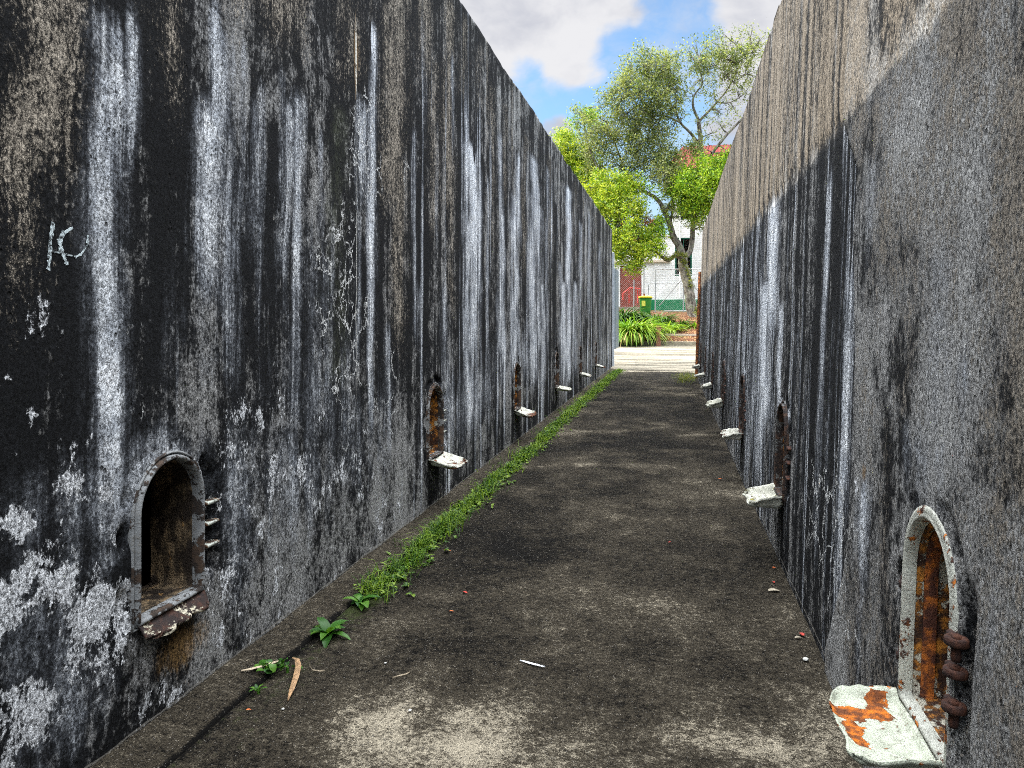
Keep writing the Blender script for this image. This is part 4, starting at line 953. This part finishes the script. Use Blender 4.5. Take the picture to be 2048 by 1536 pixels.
def limb(pts, r0, r1, Fd, m=5):
    """px polyline (u, v, depth offset) -> smooth world polyline with tapering radii"""
    P = [at(p[0], p[1], Fd + (p[2] if len(p) > 2 else 0)) for p in pts]; out = []
    for i in range(len(P) - 1):
        a = P[max(0, i - 1)]; b_ = P[i]; c_ = P[i + 1]; d_ = P[min(len(P) - 1, i + 2)]
        for k in range(m):
            t = k / m; out.append(.5 * ((2 * b_) + (c_ - a) * t + (2 * a - 5 * b_ + 4 * c_ - d_) * t * t + (3 * b_ - a - 3 * c_ + d_) * t ** 3) + Vector([random.uniform(-1, 1) * r0 * .08 for _ in range(3)]))
    out.append(P[-1]); n = len(out)
    return out, [r0 + (r1 - r0) * (i / (n - 1)) ** .8 for i in range(n)]
def tree(name, base, trunk, limbs, clumps, Fd, label, moss=None):
    root = empty(name, base); tb = MB(); skel = []
    for k, (pts, r0, r1) in enumerate([trunk] + limbs):
        P, Rr = limb(pts, r0, r1, Fd)
        if k == 0: Rr = [r + .20 * math.exp(-i * .55) for i, r in enumerate(Rr)]
        tb.tube(P, Rr, 10 if r0 > .1 else 7); skel += [(p, r) for p, r in zip(P, Rr)][2:]
    SP = np.array([tuple(p) for p, r in skel]); SR = np.array([r for p, r in skel])
    kinds = {}
    tw = MB(); S2 = [np.array(x) for x in SP]
    for (u, v_, r, dens, kind, dz) in clumps:
        cc = at(u, v_, Fd + dz); r *= 1.07; rm = r / F_PX * Fd; m = max(3, int(dens * r * r * .021))
        # branch to the clump, then twigs to each leaf tuft
        j = int(np.argmin(np.linalg.norm(SP - np.array(cc), axis=1))); p0 = Vector(SP[j]); L = (cc - p0).length
        mid = p0.lerp(cc, .5) + Vector((random.gauss(0, .12), random.gauss(0, .12), random.gauss(.05, .1))) * L
        br = [p0, p0.lerp(mid, .6) + Vector((0, 0, .03 * L)), mid, mid.lerp(cc, .6), cc]; tw.tube(br, [min(.05, SR[j] * .7), .035, .028, .022, .014], 5, False)
        for i in range(m):
            q = rnp.normal(0, 1, 3); q /= np.linalg.norm(q); q *= rnp.uniform(0, 1) ** .36; t = cc + Vector(q * rm * np.array([1, 1.2, .92]))
            s_ = br[random.choice((2, 3, 4))]; k2 = s_.lerp(t, .55) + Vector((random.gauss(0, .08), random.gauss(0, .08), random.gauss(0, .08)))
            tw.tube([s_, k2, t], [.012, .009, .005], 3, False)
            kinds.setdefault(kind, []).append(tuple(t))
            if dens >= .8: kinds[kind].append(tuple(k2.lerp(t, .4)))
    trunk_o = tb.build('trunk', M_BARK, root, True); tw.build('twigs', M_BARK, root, True)
    for kind, cs in kinds.items():
        mat, sig, cnt, size, nm = {'O': (M_LF_O, .15, 18, .14, 'foliage'), 'Y': (M_LF_Y, .15, 36, .15, 'foliage'), 'G': (M_LF_G, .145, 32, .15, 'foliage'), 'R': (M_LF_R, .12, 22, .12, 'dead_foliage'), 'S': (M_LF_O, .13, 14, .13, 'foliage')}[kind]
        leaves_mesh(nm, cs, (sig, sig, sig), cnt, size, mat, root)
    if moss:
        cs = []
        for a, r_ in moss:
            P, _ = limb(a, .1, .1, Fd, 8); cs += [tuple(p + Vector((random.gauss(0, r_), -abs(random.gauss(.0, r_)) - .03, random.gauss(.02, r_)))) for p in P for _ in range(3)]
        leaves_mesh('moss', cs, (.045, .045, .04), 14, .055, M_MOSS, root, .6)
    tag(root, label, 'tree'); return root
tree('old_tree', at(1386, 634, 36), ([(1392, 640), (1383, 615), (1379, 590), (1376, 565), (1367, 538), (1366, 515)], .27, .22),
     [([(1366, 515), (1358, 492), (1346, 472), (1340, 450), (1330, 425), (1314, 398, .3), (1281, 377, .6), (1255, 350, 1.0), (1235, 300, 1.4), (1215, 250, 1.5)], .20, .035),
      ([(1366, 515), (1381, 500, .2), (1386, 450, .4), (1392, 395, .6), (1404, 330, .6), (1401, 284, .6), (1397, 240, .5)], .14, .10),
      ([(1397, 240, .5), (1386, 212, .3), (1389, 190, .2), (1405, 165), (1395, 130, -.2)], .075, .02),
      ([(1398, 243, .5), (1415, 225, .7), (1434, 204, .9), (1452, 183, 1.0), (1470, 150, 1.0), (1490, 110, 1.0)], .075, .02),
      ([(1434, 204, .9), (1460, 205, .7), (1490, 185, .5), (1510, 150, .5)], .04, .012),
      ([(1400, 290, .6), (1380, 265, .3), (1362, 246, 0), (1351, 220, -.2), (1352, 190, -.3), (1335, 150, -.2)], .085, .02),
      ([(1362, 246, 0), (1330, 232, -.2), (1295, 230, -.3), (1270, 205, -.4), (1250, 175, -.4)], .05, .015),
      ([(1404, 335, .6), (1419, 314, .3), (1449, 275, .1), (1482, 240, 0), (1505, 222, 0)], .09, .05),
      ([(1366, 516), (1350, 512, -.4), (1335, 521, -.7), (1318, 508, -.9), (1300, 494, -1.1), (1270, 470, -1.3), (1240, 440, -1.5)], .12, .03),
      ([(1330, 425), (1350, 390, -.5), (1375, 365, -.8), (1410, 355, -1.0)], .06, .02), ([(1281, 377, .6), (1240, 372, .2), (1205, 360, .2)], .04, .02), ([(1340, 452), (1345, 400, .3), (1335, 340, .6), (1320, 290, .8), (1300, 240, .8)], .07, .02)],
     [(1290, 128, 42, 1, 'O', 0), (1330, 130, 40, 1, 'O', -.4), (1248, 168, 36, 1, 'O', 0), (1280, 180, 48, 1, 'O', -.5), (1216, 190, 26, .8, 'O', .3), (1322, 190, 46, 1, 'O', -.3), (1350, 165, 32, .8, 'O', .3), (1305, 150, 40, .8, 'O', .5), (1262, 135, 24, .6, 'O', .2),
      (1440, 100, 40, .7, 'O', .5), (1475, 85, 36, .6, 'S', .8), (1405, 125, 36, .8, 'O', 0), (1510, 105, 30, .8, 'S', .8), (1450, 150, 44, .7, 'S', .5), (1520, 80, 22, .6, 'O', .8), (1400, 160, 34, .7, 'S', 0), (1380, 110, 30, .35, 'S', 0), (1490, 150, 34, .8, 'S', .6), (1424, 85, 26, .5, 'S', .3),
      (1232, 262, 40, .8, 'S', 1.2), (1300, 250, 44, .8, 'O', 0), (1262, 300, 44, .9, 'S', .6), (1205, 240, 36, .6, 'O', .9), (1330, 300, 36, .8, 'O', .2), (1365, 235, 26, .5, 'S', 0), (1250, 230, 44, .8, 'O', 0), (1290, 215, 44, .8, 'O', .3), (1340, 215, 30, .8, 'O', -.3), (1345, 255, 22, .5, 'S', 0), (1320, 265, 36, .9, 'O', 0),
      (1440, 225, 36, .6, 'S', .5), (1385, 190, 26, .5, 'S', 0), (1425, 265, 26, .5, 'S', .3), (1465, 215, 26, .5, 'S', .3), (1390, 300, 26, .9, 'O', -.2), (1345, 330, 34, 1, 'O', 0), (1475, 185, 26, .5, 'S', .3), (1375, 300, 18, .8, 'O', -.1), (1405, 275, 14, .6, 'O', 0),
      (1300, 320, 34, 1, 'O', .3), (1210, 305, 36, .8, 'S', .8), (1240, 335, 30, .8, 'S', .6), (1300, 350, 22, .6, 'O', .2),
      (1230, 372, 36, 1, 'Y', -.6), (1200, 378, 36, 1, 'Y', -.5), (1262, 372, 30, 1, 'Y', -.5), (1240, 410, 42, 1, 'Y', -1), (1205, 415, 34, 1, 'Y', -.8), (1235, 455, 44, 1, 'Y', -1.3), (1275, 470, 38, .9, 'Y', -1.1), (1240, 490, 34, 1, 'Y', -1.4), (1285, 500, 32, .9, 'Y', -1.2), (1258, 518, 26, .9, 'Y', -1.4), (1267, 540, 15, .8, 'Y', -1.3), (1240, 510, 20, .8, 'Y', -1.4), (1308, 490, 26, .8, 'G', -1), (1290, 440, 26, .8, 'O', -.6), (1315, 462, 28, .8, 'G', -.4), (1272, 420, 24, .8, 'Y', -.8),
      (1292, 437, 10, 1, 'R', -1.0), (1250, 460, 22, .3, 'R', -1.4), (1262, 488, 16, .4, 'R', -1.6),
      (1405, 345, 36, 1, 'G', -.8), (1438, 350, 30, 1, 'G', -.6), (1372, 368, 34, 1, 'G', -.8), (1415, 385, 34, 1, 'G', -.8), (1345, 385, 26, .9, 'G', -.5), (1385, 405, 34, .9, 'G', -.7), (1350, 415, 26, .8, 'O', -.2), (1400, 435, 24, .8, 'O', -.3), (1428, 415, 22, .9, 'G', -.5), (1330, 440, 20, .7, 'G', -.2), (1370, 435, 22, .6, 'S', 0), (1410, 455, 18, .6, 'O', 0), (1460, 335, 24, 1, 'G', -.4), (1345, 350, 30, 1, 'O', -.3), (1330, 320, 30, 1, 'O', -.2), (1340, 370, 26, 1, 'O', -.4), (1362, 340, 24, .9, 'O', -.2), (1180, 270, 36, .8, 'S', 1.0), (1200, 330, 36, .8, 'O', .8), (1270, 260, 36, .8, 'O', .2), (1270, 335, 34, .8, 'O', .3), (1230, 220, 34, .7, 'O', .4), (1385, 135, 26, .5, 'S', 0), (1460, 120, 34, .8, 'O', .6), (1430, 130, 30, .7, 'O', .4), (1425, 370, 36, 1, 'G', -1.0), (1385, 375, 36, 1, 'G', -1.0), (1440, 320, 18, .8, 'G', -.6), (1395, 420, 30, 1, 'G', -.8), (1455, 305, 18, .9, 'G', -.4), (1330, 345, 34, 1, 'O', -.5), (1415, 300, 16, .6, 'O', -.2), (1180, 300, 34, .9, 'O', .5), (1215, 270, 34, .9, 'O', .3), (1280, 290, 34, .9, 'O', 0), (1300, 380, 22, .7, 'G', -.6), (1360, 200, 26, .7, 'O', 0), (1430, 190, 30, .6, 'S', .6), (1480, 120, 30, .8, 'O', .7), (1385, 90, 20, .4, 'S', 0), (1455, 75, 26, .6, 'S', .6), (1500, 70, 24, .6, 'S', .8), (1415, 140, 26, .6, 'S', .4), (1470, 165, 28, .6, 'S', .6), (1500, 190, 22, .5, 'S', .4), (1365, 180, 24, .5, 'S', 0), (1400, 250, 22, .5, 'S', .2), (1440, 250, 26, .6, 'S', .4)],
     36.0, 'tall old tree with leaning mossy trunk and sparse crown beyond the path',
     moss=[([(1372, 512, -.25), (1355, 509, -.45), (1340, 517, -.7), (1325, 514, -.8), (1310, 503, -1.0)], .05), ([(1366, 520, -.2), (1377, 545, -.2), (1382, 575, -.2)], .06), ([(1392, 618, -.2), (1396, 632, -.2)], .07)])
tree('leafy_tree', at(1180, 640, 39), ([(1176, 640), (1180, 560), (1170, 470), (1175, 400)], .18, .10),
     [([(1175, 400), (1160, 340, .3), (1140, 290, .3), (1125, 262, .3)], .08, .02), ([(1175, 400), (1185, 330), (1170, 260), (1160, 215)], .08, .02), ([(1175, 400), (1200, 350), (1210, 290)], .06, .02)],
     [(1128, 275, 26, 1, 'Y', 0), (1150, 305, 32, 1, 'Y', -.3), (1165, 345, 32, 1, 'Y', -.3), (1140, 330, 30, 1, 'Y', 0), (1180, 320, 30, .9, 'G', .2), (1165, 225, 24, .9, 'O', 0), (1192, 240, 30, .9, 'G', .3), (1150, 250, 22, .7, 'G', 0), (1175, 275, 32, .8, 'O', .4), (1120, 300, 26, 1, 'Y', 0), (1110, 330, 30, 1, 'Y', .4), (1200, 280, 24, .6, 'O', .2), (1190, 380, 30, .9, 'Y', 0), (1150, 390, 36, .9, 'Y', 0), (1100, 370, 40, .9, 'Y', 0), (1170, 430, 36, .9, 'G', 0), (1205, 215, 20, .6, 'O', 0)],
     39.0, 'yellow green leafy tree showing its crown above the end of the left wall')

# ------------------------------------------------------------------ grass and weeds
M_GRASS = leafmat('grass_blade', ((.030, .080, .008), (.095, .20, .015), (.20, .30, .03)), .5, .3)
M_WEED = leafmat('weed_leaf', ((.022, .085, .010), (.04, .14, .015), (.09, .21, .025)), .45, .3)
gb = MB()
def blade(b, x, y, z, h, w_, a, bend):
    d = Vector((math.cos(a), math.sin(a), 0)); s_ = Vector((-d.y, d.x, 0)); p0 = Vector((x, y, z)); p1 = p0 + Vector((0, 0, h * .6)) + d * bend * .35 * h; p2 = p0 + Vector((0, 0, h * (1 - .35 * bend))) + d * bend * h
    n0 = len(b.v); b.v += [tuple(p0 - s_ * w_), tuple(p0 + s_ * w_), tuple(p1 + s_ * w_ * .7), tuple(p1 - s_ * w_ * .7), tuple(p2)]; b.f += [(n0, n0 + 1, n0 + 2, n0 + 3), (n0 + 3, n0 + 2, n0 + 4)]
def leaf(b, p, a, el, L, w_, curl=.5, seg=4):
    d = Vector((math.cos(a), math.sin(a), 0)); s_ = Vector((-d.y, d.x, 0)); q = Vector(p); n0 = len(b.v); e = el
    for i in range(seg + 1):
        t = i / seg; ww = w_ * math.sin(math.pi * min(1, .12 + t * .9)) ** .8 * (1 + .12 * random.uniform(-1, 1)); b.v += [tuple(q - s_ * ww + Vector((0, 0, ww * .3))), tuple(q), tuple(q + s_ * ww + Vector((0, 0, ww * .3)))]
        q = q + (d * math.cos(e) + Vector((0, 0, 1)) * math.sin(e)) * (L / seg); e -= curl / seg
    for i in range(seg): k = n0 + 3 * i; b.f += [(k, k + 1, k + 4, k + 3), (k + 1, k + 2, k + 5, k + 4)]
y = 3.75
cnt = 0
while cnt < 16000:
    y = 3.75 * (23.0 / 3.75) ** random.random()
    if random.random() > -.62 + 2.1 * float(vnoise(y * 2.6, 3.3)) + .065 * y: continue
    wid = float(np.interp(y, [3.7, 4.2, 5, 7, 12, 23], [.03, .055, .05, .065, .085, .12])); cx = float(np.interp(y, [3.7, 5, 8, 14, 23], [-1.60, -1.60, -1.60, -1.60, -1.56]))
    x = cx + random.gauss(0, wid * .62) + .09 * (float(vnoise(y * 2.3, 8.1)) - .5)
    if float(vnoise(x * 24, y * 14, 5)) < .34: continue
    if x < -1.80 and random.random() < .8: continue
    dens = max(.25, 1 - abs(x - cx) / (wid * 1.6)); h = random.uniform(.02, .085) * dens * (1 + .02 * y) * (.5 + float(vnoise(y * 4, x * 8)))
    blade(gb, x, y, .012 if x > -1.65 else .028, h, random.uniform(.002, .0042) * (1 + .06 * y), random.uniform(0, 6.28), random.uniform(.2, 1.3)); cnt += 1
for i in range(2600):
    y = 3.7 * (22 / 3.7) ** random.random(); x = -1.61 + random.gauss(0, .07)
    if float(vnoise(x * 10, y * 3, 4)) < .5: continue
    blade(gb, x, y, .015, random.uniform(.06, .15), random.uniform(.0015, .003) * (1 + .05 * y), random.uniform(0, 6.28), random.uniform(.5, 1.5))
for i in range(900):
    y = 3.8 * (22 / 3.8) ** random.random(); x = -1.60 + random.gauss(0, .07); m_ = random.randint(3, 6)
    for k in range(m_): leaf(gb, (x, y, .02), random.uniform(0, 6.28), random.uniform(.1, .9), random.uniform(.02, .05), random.uniform(.005, .012), 1.0, 3)
tag(link_mesh('grass', gb.v, gb.f, M_GRASS), 'strip of bright green grass and clover in the joint at the foot of the left wall', 'grass', kind='stuff')
g2 = MB()
for i in range(900):
    p = on_ground(1372 + random.gauss(0, 11), 757 + random.gauss(0, 5)); blade(g2, min(.63, p.x), p.y, .012, random.uniform(.03, .16) * random.random(), .004, random.uniform(0, 6.28), random.uniform(.2, 1.0))
tag(link_mesh('weeds', g2.v, g2.f, leafmat('dry_weed', ((.08, .12, .02), (.16, .19, .03), (.22, .22, .05)))), 'thin patch of yellowish weeds at the foot of the right wall near its far end', 'weeds', kind='stuff')
def plant(name, u, v_, n, L, w_, label, el=(.2, .9), spread=.0, z=.02):
    p = on_ground(u, v_, .02); r = empty(name, p); b = MB()
    for i in range(n):
        q = (p.x + random.gauss(0, spread), p.y + random.gauss(0, spread), z)
        leaf(b, q, 2.4 * i + random.uniform(-.3, .3), random.uniform(*el), L * random.uniform(.7, 1.1), w_ * random.uniform(.8, 1.15), 1.1)
    b.build('leaves', M_WEED, r, True); b2 = MB().tube([p - Vector((0, 0, .03)), p + Vector((0, 0, .012))], .006, 6).build('stem', M_WEED, r); tag(r, label, 'weed', 'weeds rooted in the footing joint')
plant('broadleaf_weed', 656, 1268, 13, .125, .024, 'broad leaved green weed growing alone between footing and path')
plant('broadleaf_weed', 722, 1205, 11, .10, .022, 'leafy weed at the near tip of the grass strip', spread=.012)
plant('clover_weed', 540, 1345, 16, .045, .018, 'small round leaved weed beside the dry strap leaves', (.3, 1.2), .028, .035)
plant('clover_weed', 575, 1340, 12, .032, .012, 'smallest sprig trailing right of the round leaved weed', (.3, 1.0), .025, .03)
plant('seedling_weed', 517, 1382, 5, .045, .007, 'tiny upright seedling nearest the camera on the footing edge', (.6, 1.2), .004)

# ------------------------------------------------------------------ litter
M_DRY = simple('dry_leaf_brown', (.34, .21, .11), .8, .4, 60); M_DRY2 = simple('pale_dry_stalk', (.46, .38, .27), .8, .3, 60)
def strap(pts, w_, mat, name, label, cat, z0=.03):
    b = MB(); P = [Vector((*on_ground(u, v_, z0).xy, z0 + dz)) for u, v_, dz in pts]; n = len(P)
    for i, p in enumerate(P):
        d = (P[min(n - 1, i + 1)] - P[max(0, i - 1)]).normalized(); s_ = d.cross(Vector((0, 0, 1))).normalized(); ww = w_ * (1 - .8 * abs(2 * i / (n - 1) - 1) ** 3)
        b.v += [tuple(p - s_ * ww), tuple(p + Vector((0, 0, .004))), tuple(p + s_ * ww), tuple(p - Vector((0, 0, .003)))]
    for i in range(n - 1):
        k = 4 * i
        for a in range(4): b.f.append((k + a, k + (a + 1) % 4, k + 4 + (a + 1) % 4, k + 4 + a))
    return tag(b.build(name, mat), label, cat)
strap([(585, 1325, .02), (594, 1332, .03), (597, 1348, .035), (592, 1368, .03), (584, 1385, .015), (576, 1400, .0)], .012, M_DRY, 'dry_leaf', 'curled brown dry strap leaf bending across the footing edge', 'leaf', .02)
strap([(482, 1342, 0), (500, 1340, .004), (520, 1336, .006), (545, 1330, .01), (560, 1327, .012)], .009, M_DRY2, 'dry_leaf', 'pale flat dry strap leaf lying on the footing by the wall', 'leaf', .04)
strap([(785, 1356, 0), (800, 1352, .002), (812, 1350, .003), (820, 1344, .0)], .0022, M_DRY2, 'twig', 'thin pale twig lying alone on the asphalt', 'twig', .012)
strap([(618, 1330, .0), (625, 1342, .004), (640, 1344, .003), (650, 1341, 0)], .0018, M_DRY2, 'twig', 'thin curled stalk right of the round leaved weed', 'twig', .014)
strap([(1040, 1322, .002), (1055, 1326, .003), (1075, 1331, .003), (1090, 1335, .002)], .0075, simple('white_plastic', (.80, .82, .84), .35, .05), 'plastic_strip', 'white plastic strip lying on the asphalt in the foreground', 'litter', .014)
M_OR = simple('orange_fallen_leaf', (.55, .14, .04), .7, .3, 60); M_RD = simple('red_fallen_leaf', (.42, .05, .035), .7, .3, 60); M_GR = simple('grey_fallen_leaf', (.42, .37, .28), .8, .3, 60); M_PB = simple('pale_pebble', (.62, .62, .58), .8, .1, 40)
def fallen(u, v_, s_, mat, label, rot):
    p = on_ground(u, v_, .014); b = MB(); leaf(b, (p.x, p.y, .016), rot, .12, s_, s_ * .26, .5, 5)
    tag(b.build('fallen_leaf', mat), label, 'leaf', 'fallen leaves scattered on the path')
for a in [(888, 1101, .045, M_OR, 'orange fallen leaf beside the grass strip', .2), (926, 1184, .032, M_RD, 'red fallen leaf in the left middle of the path', -.4), (899, 1223, .022, M_OR, 'tiny orange fallen leaf left of the path centre', .3), (1547, 1137, .035, M_OR, 'orange fallen leaf at the foot of the right wall, farther of two', 1.2), (1548, 1166, .028, M_RD, 'red fallen leaf at the foot of the right wall below the dark streaks', 1.6),
          (1537, 1182, .07, M_GR, 'grey tan dry leaf on the right side of the path', .3), (1607, 1272, .04, M_RD, 'dark red leaf scrap touching the right wall foot', 1.9), (1337, 1085, .025, M_RD, 'small red leaf on the middle right of the path', .6), (1437, 958, .035, M_OR, 'orange brown leaf near the right wall under the third tray', .1), (1590, 1276, .035, M_GR, 'small pale leaf scrap left of the dark red one', .4), (492, 1421, .02, M_OR, 'tiny orange scrap nearest the camera by the footing', .5)]: fallen(*a)
def pebble(u, v_, r, label):
    p = on_ground(u, v_, .012); b = MB(); b.lathe((p.x, p.y, p.z - .002), [(r * .5, 0), (r, r * .3), (r * .85, r * .75), (r * .3, r * .95)], 9)
    for i, q in enumerate(b.v): b.v[i] = (q[0] + random.uniform(-1, 1) * r * .15, q[1] + random.uniform(-1, 1) * r * .15, q[2])
    tag(b.build('pebble', M_PB, None, True), label, 'stone', 'pale pebbles on the path')
pebble(1611, 1320, .013, 'pale pebble by the right wall above the tray'); pebble(771, 1326, .006, 'small white pebble left of the plastic strip'); pebble(820, 1421, .007, 'white pebble on the pale worn patch, left'); pebble(566, 1418, .006, 'small pale stone near the seedling weed')
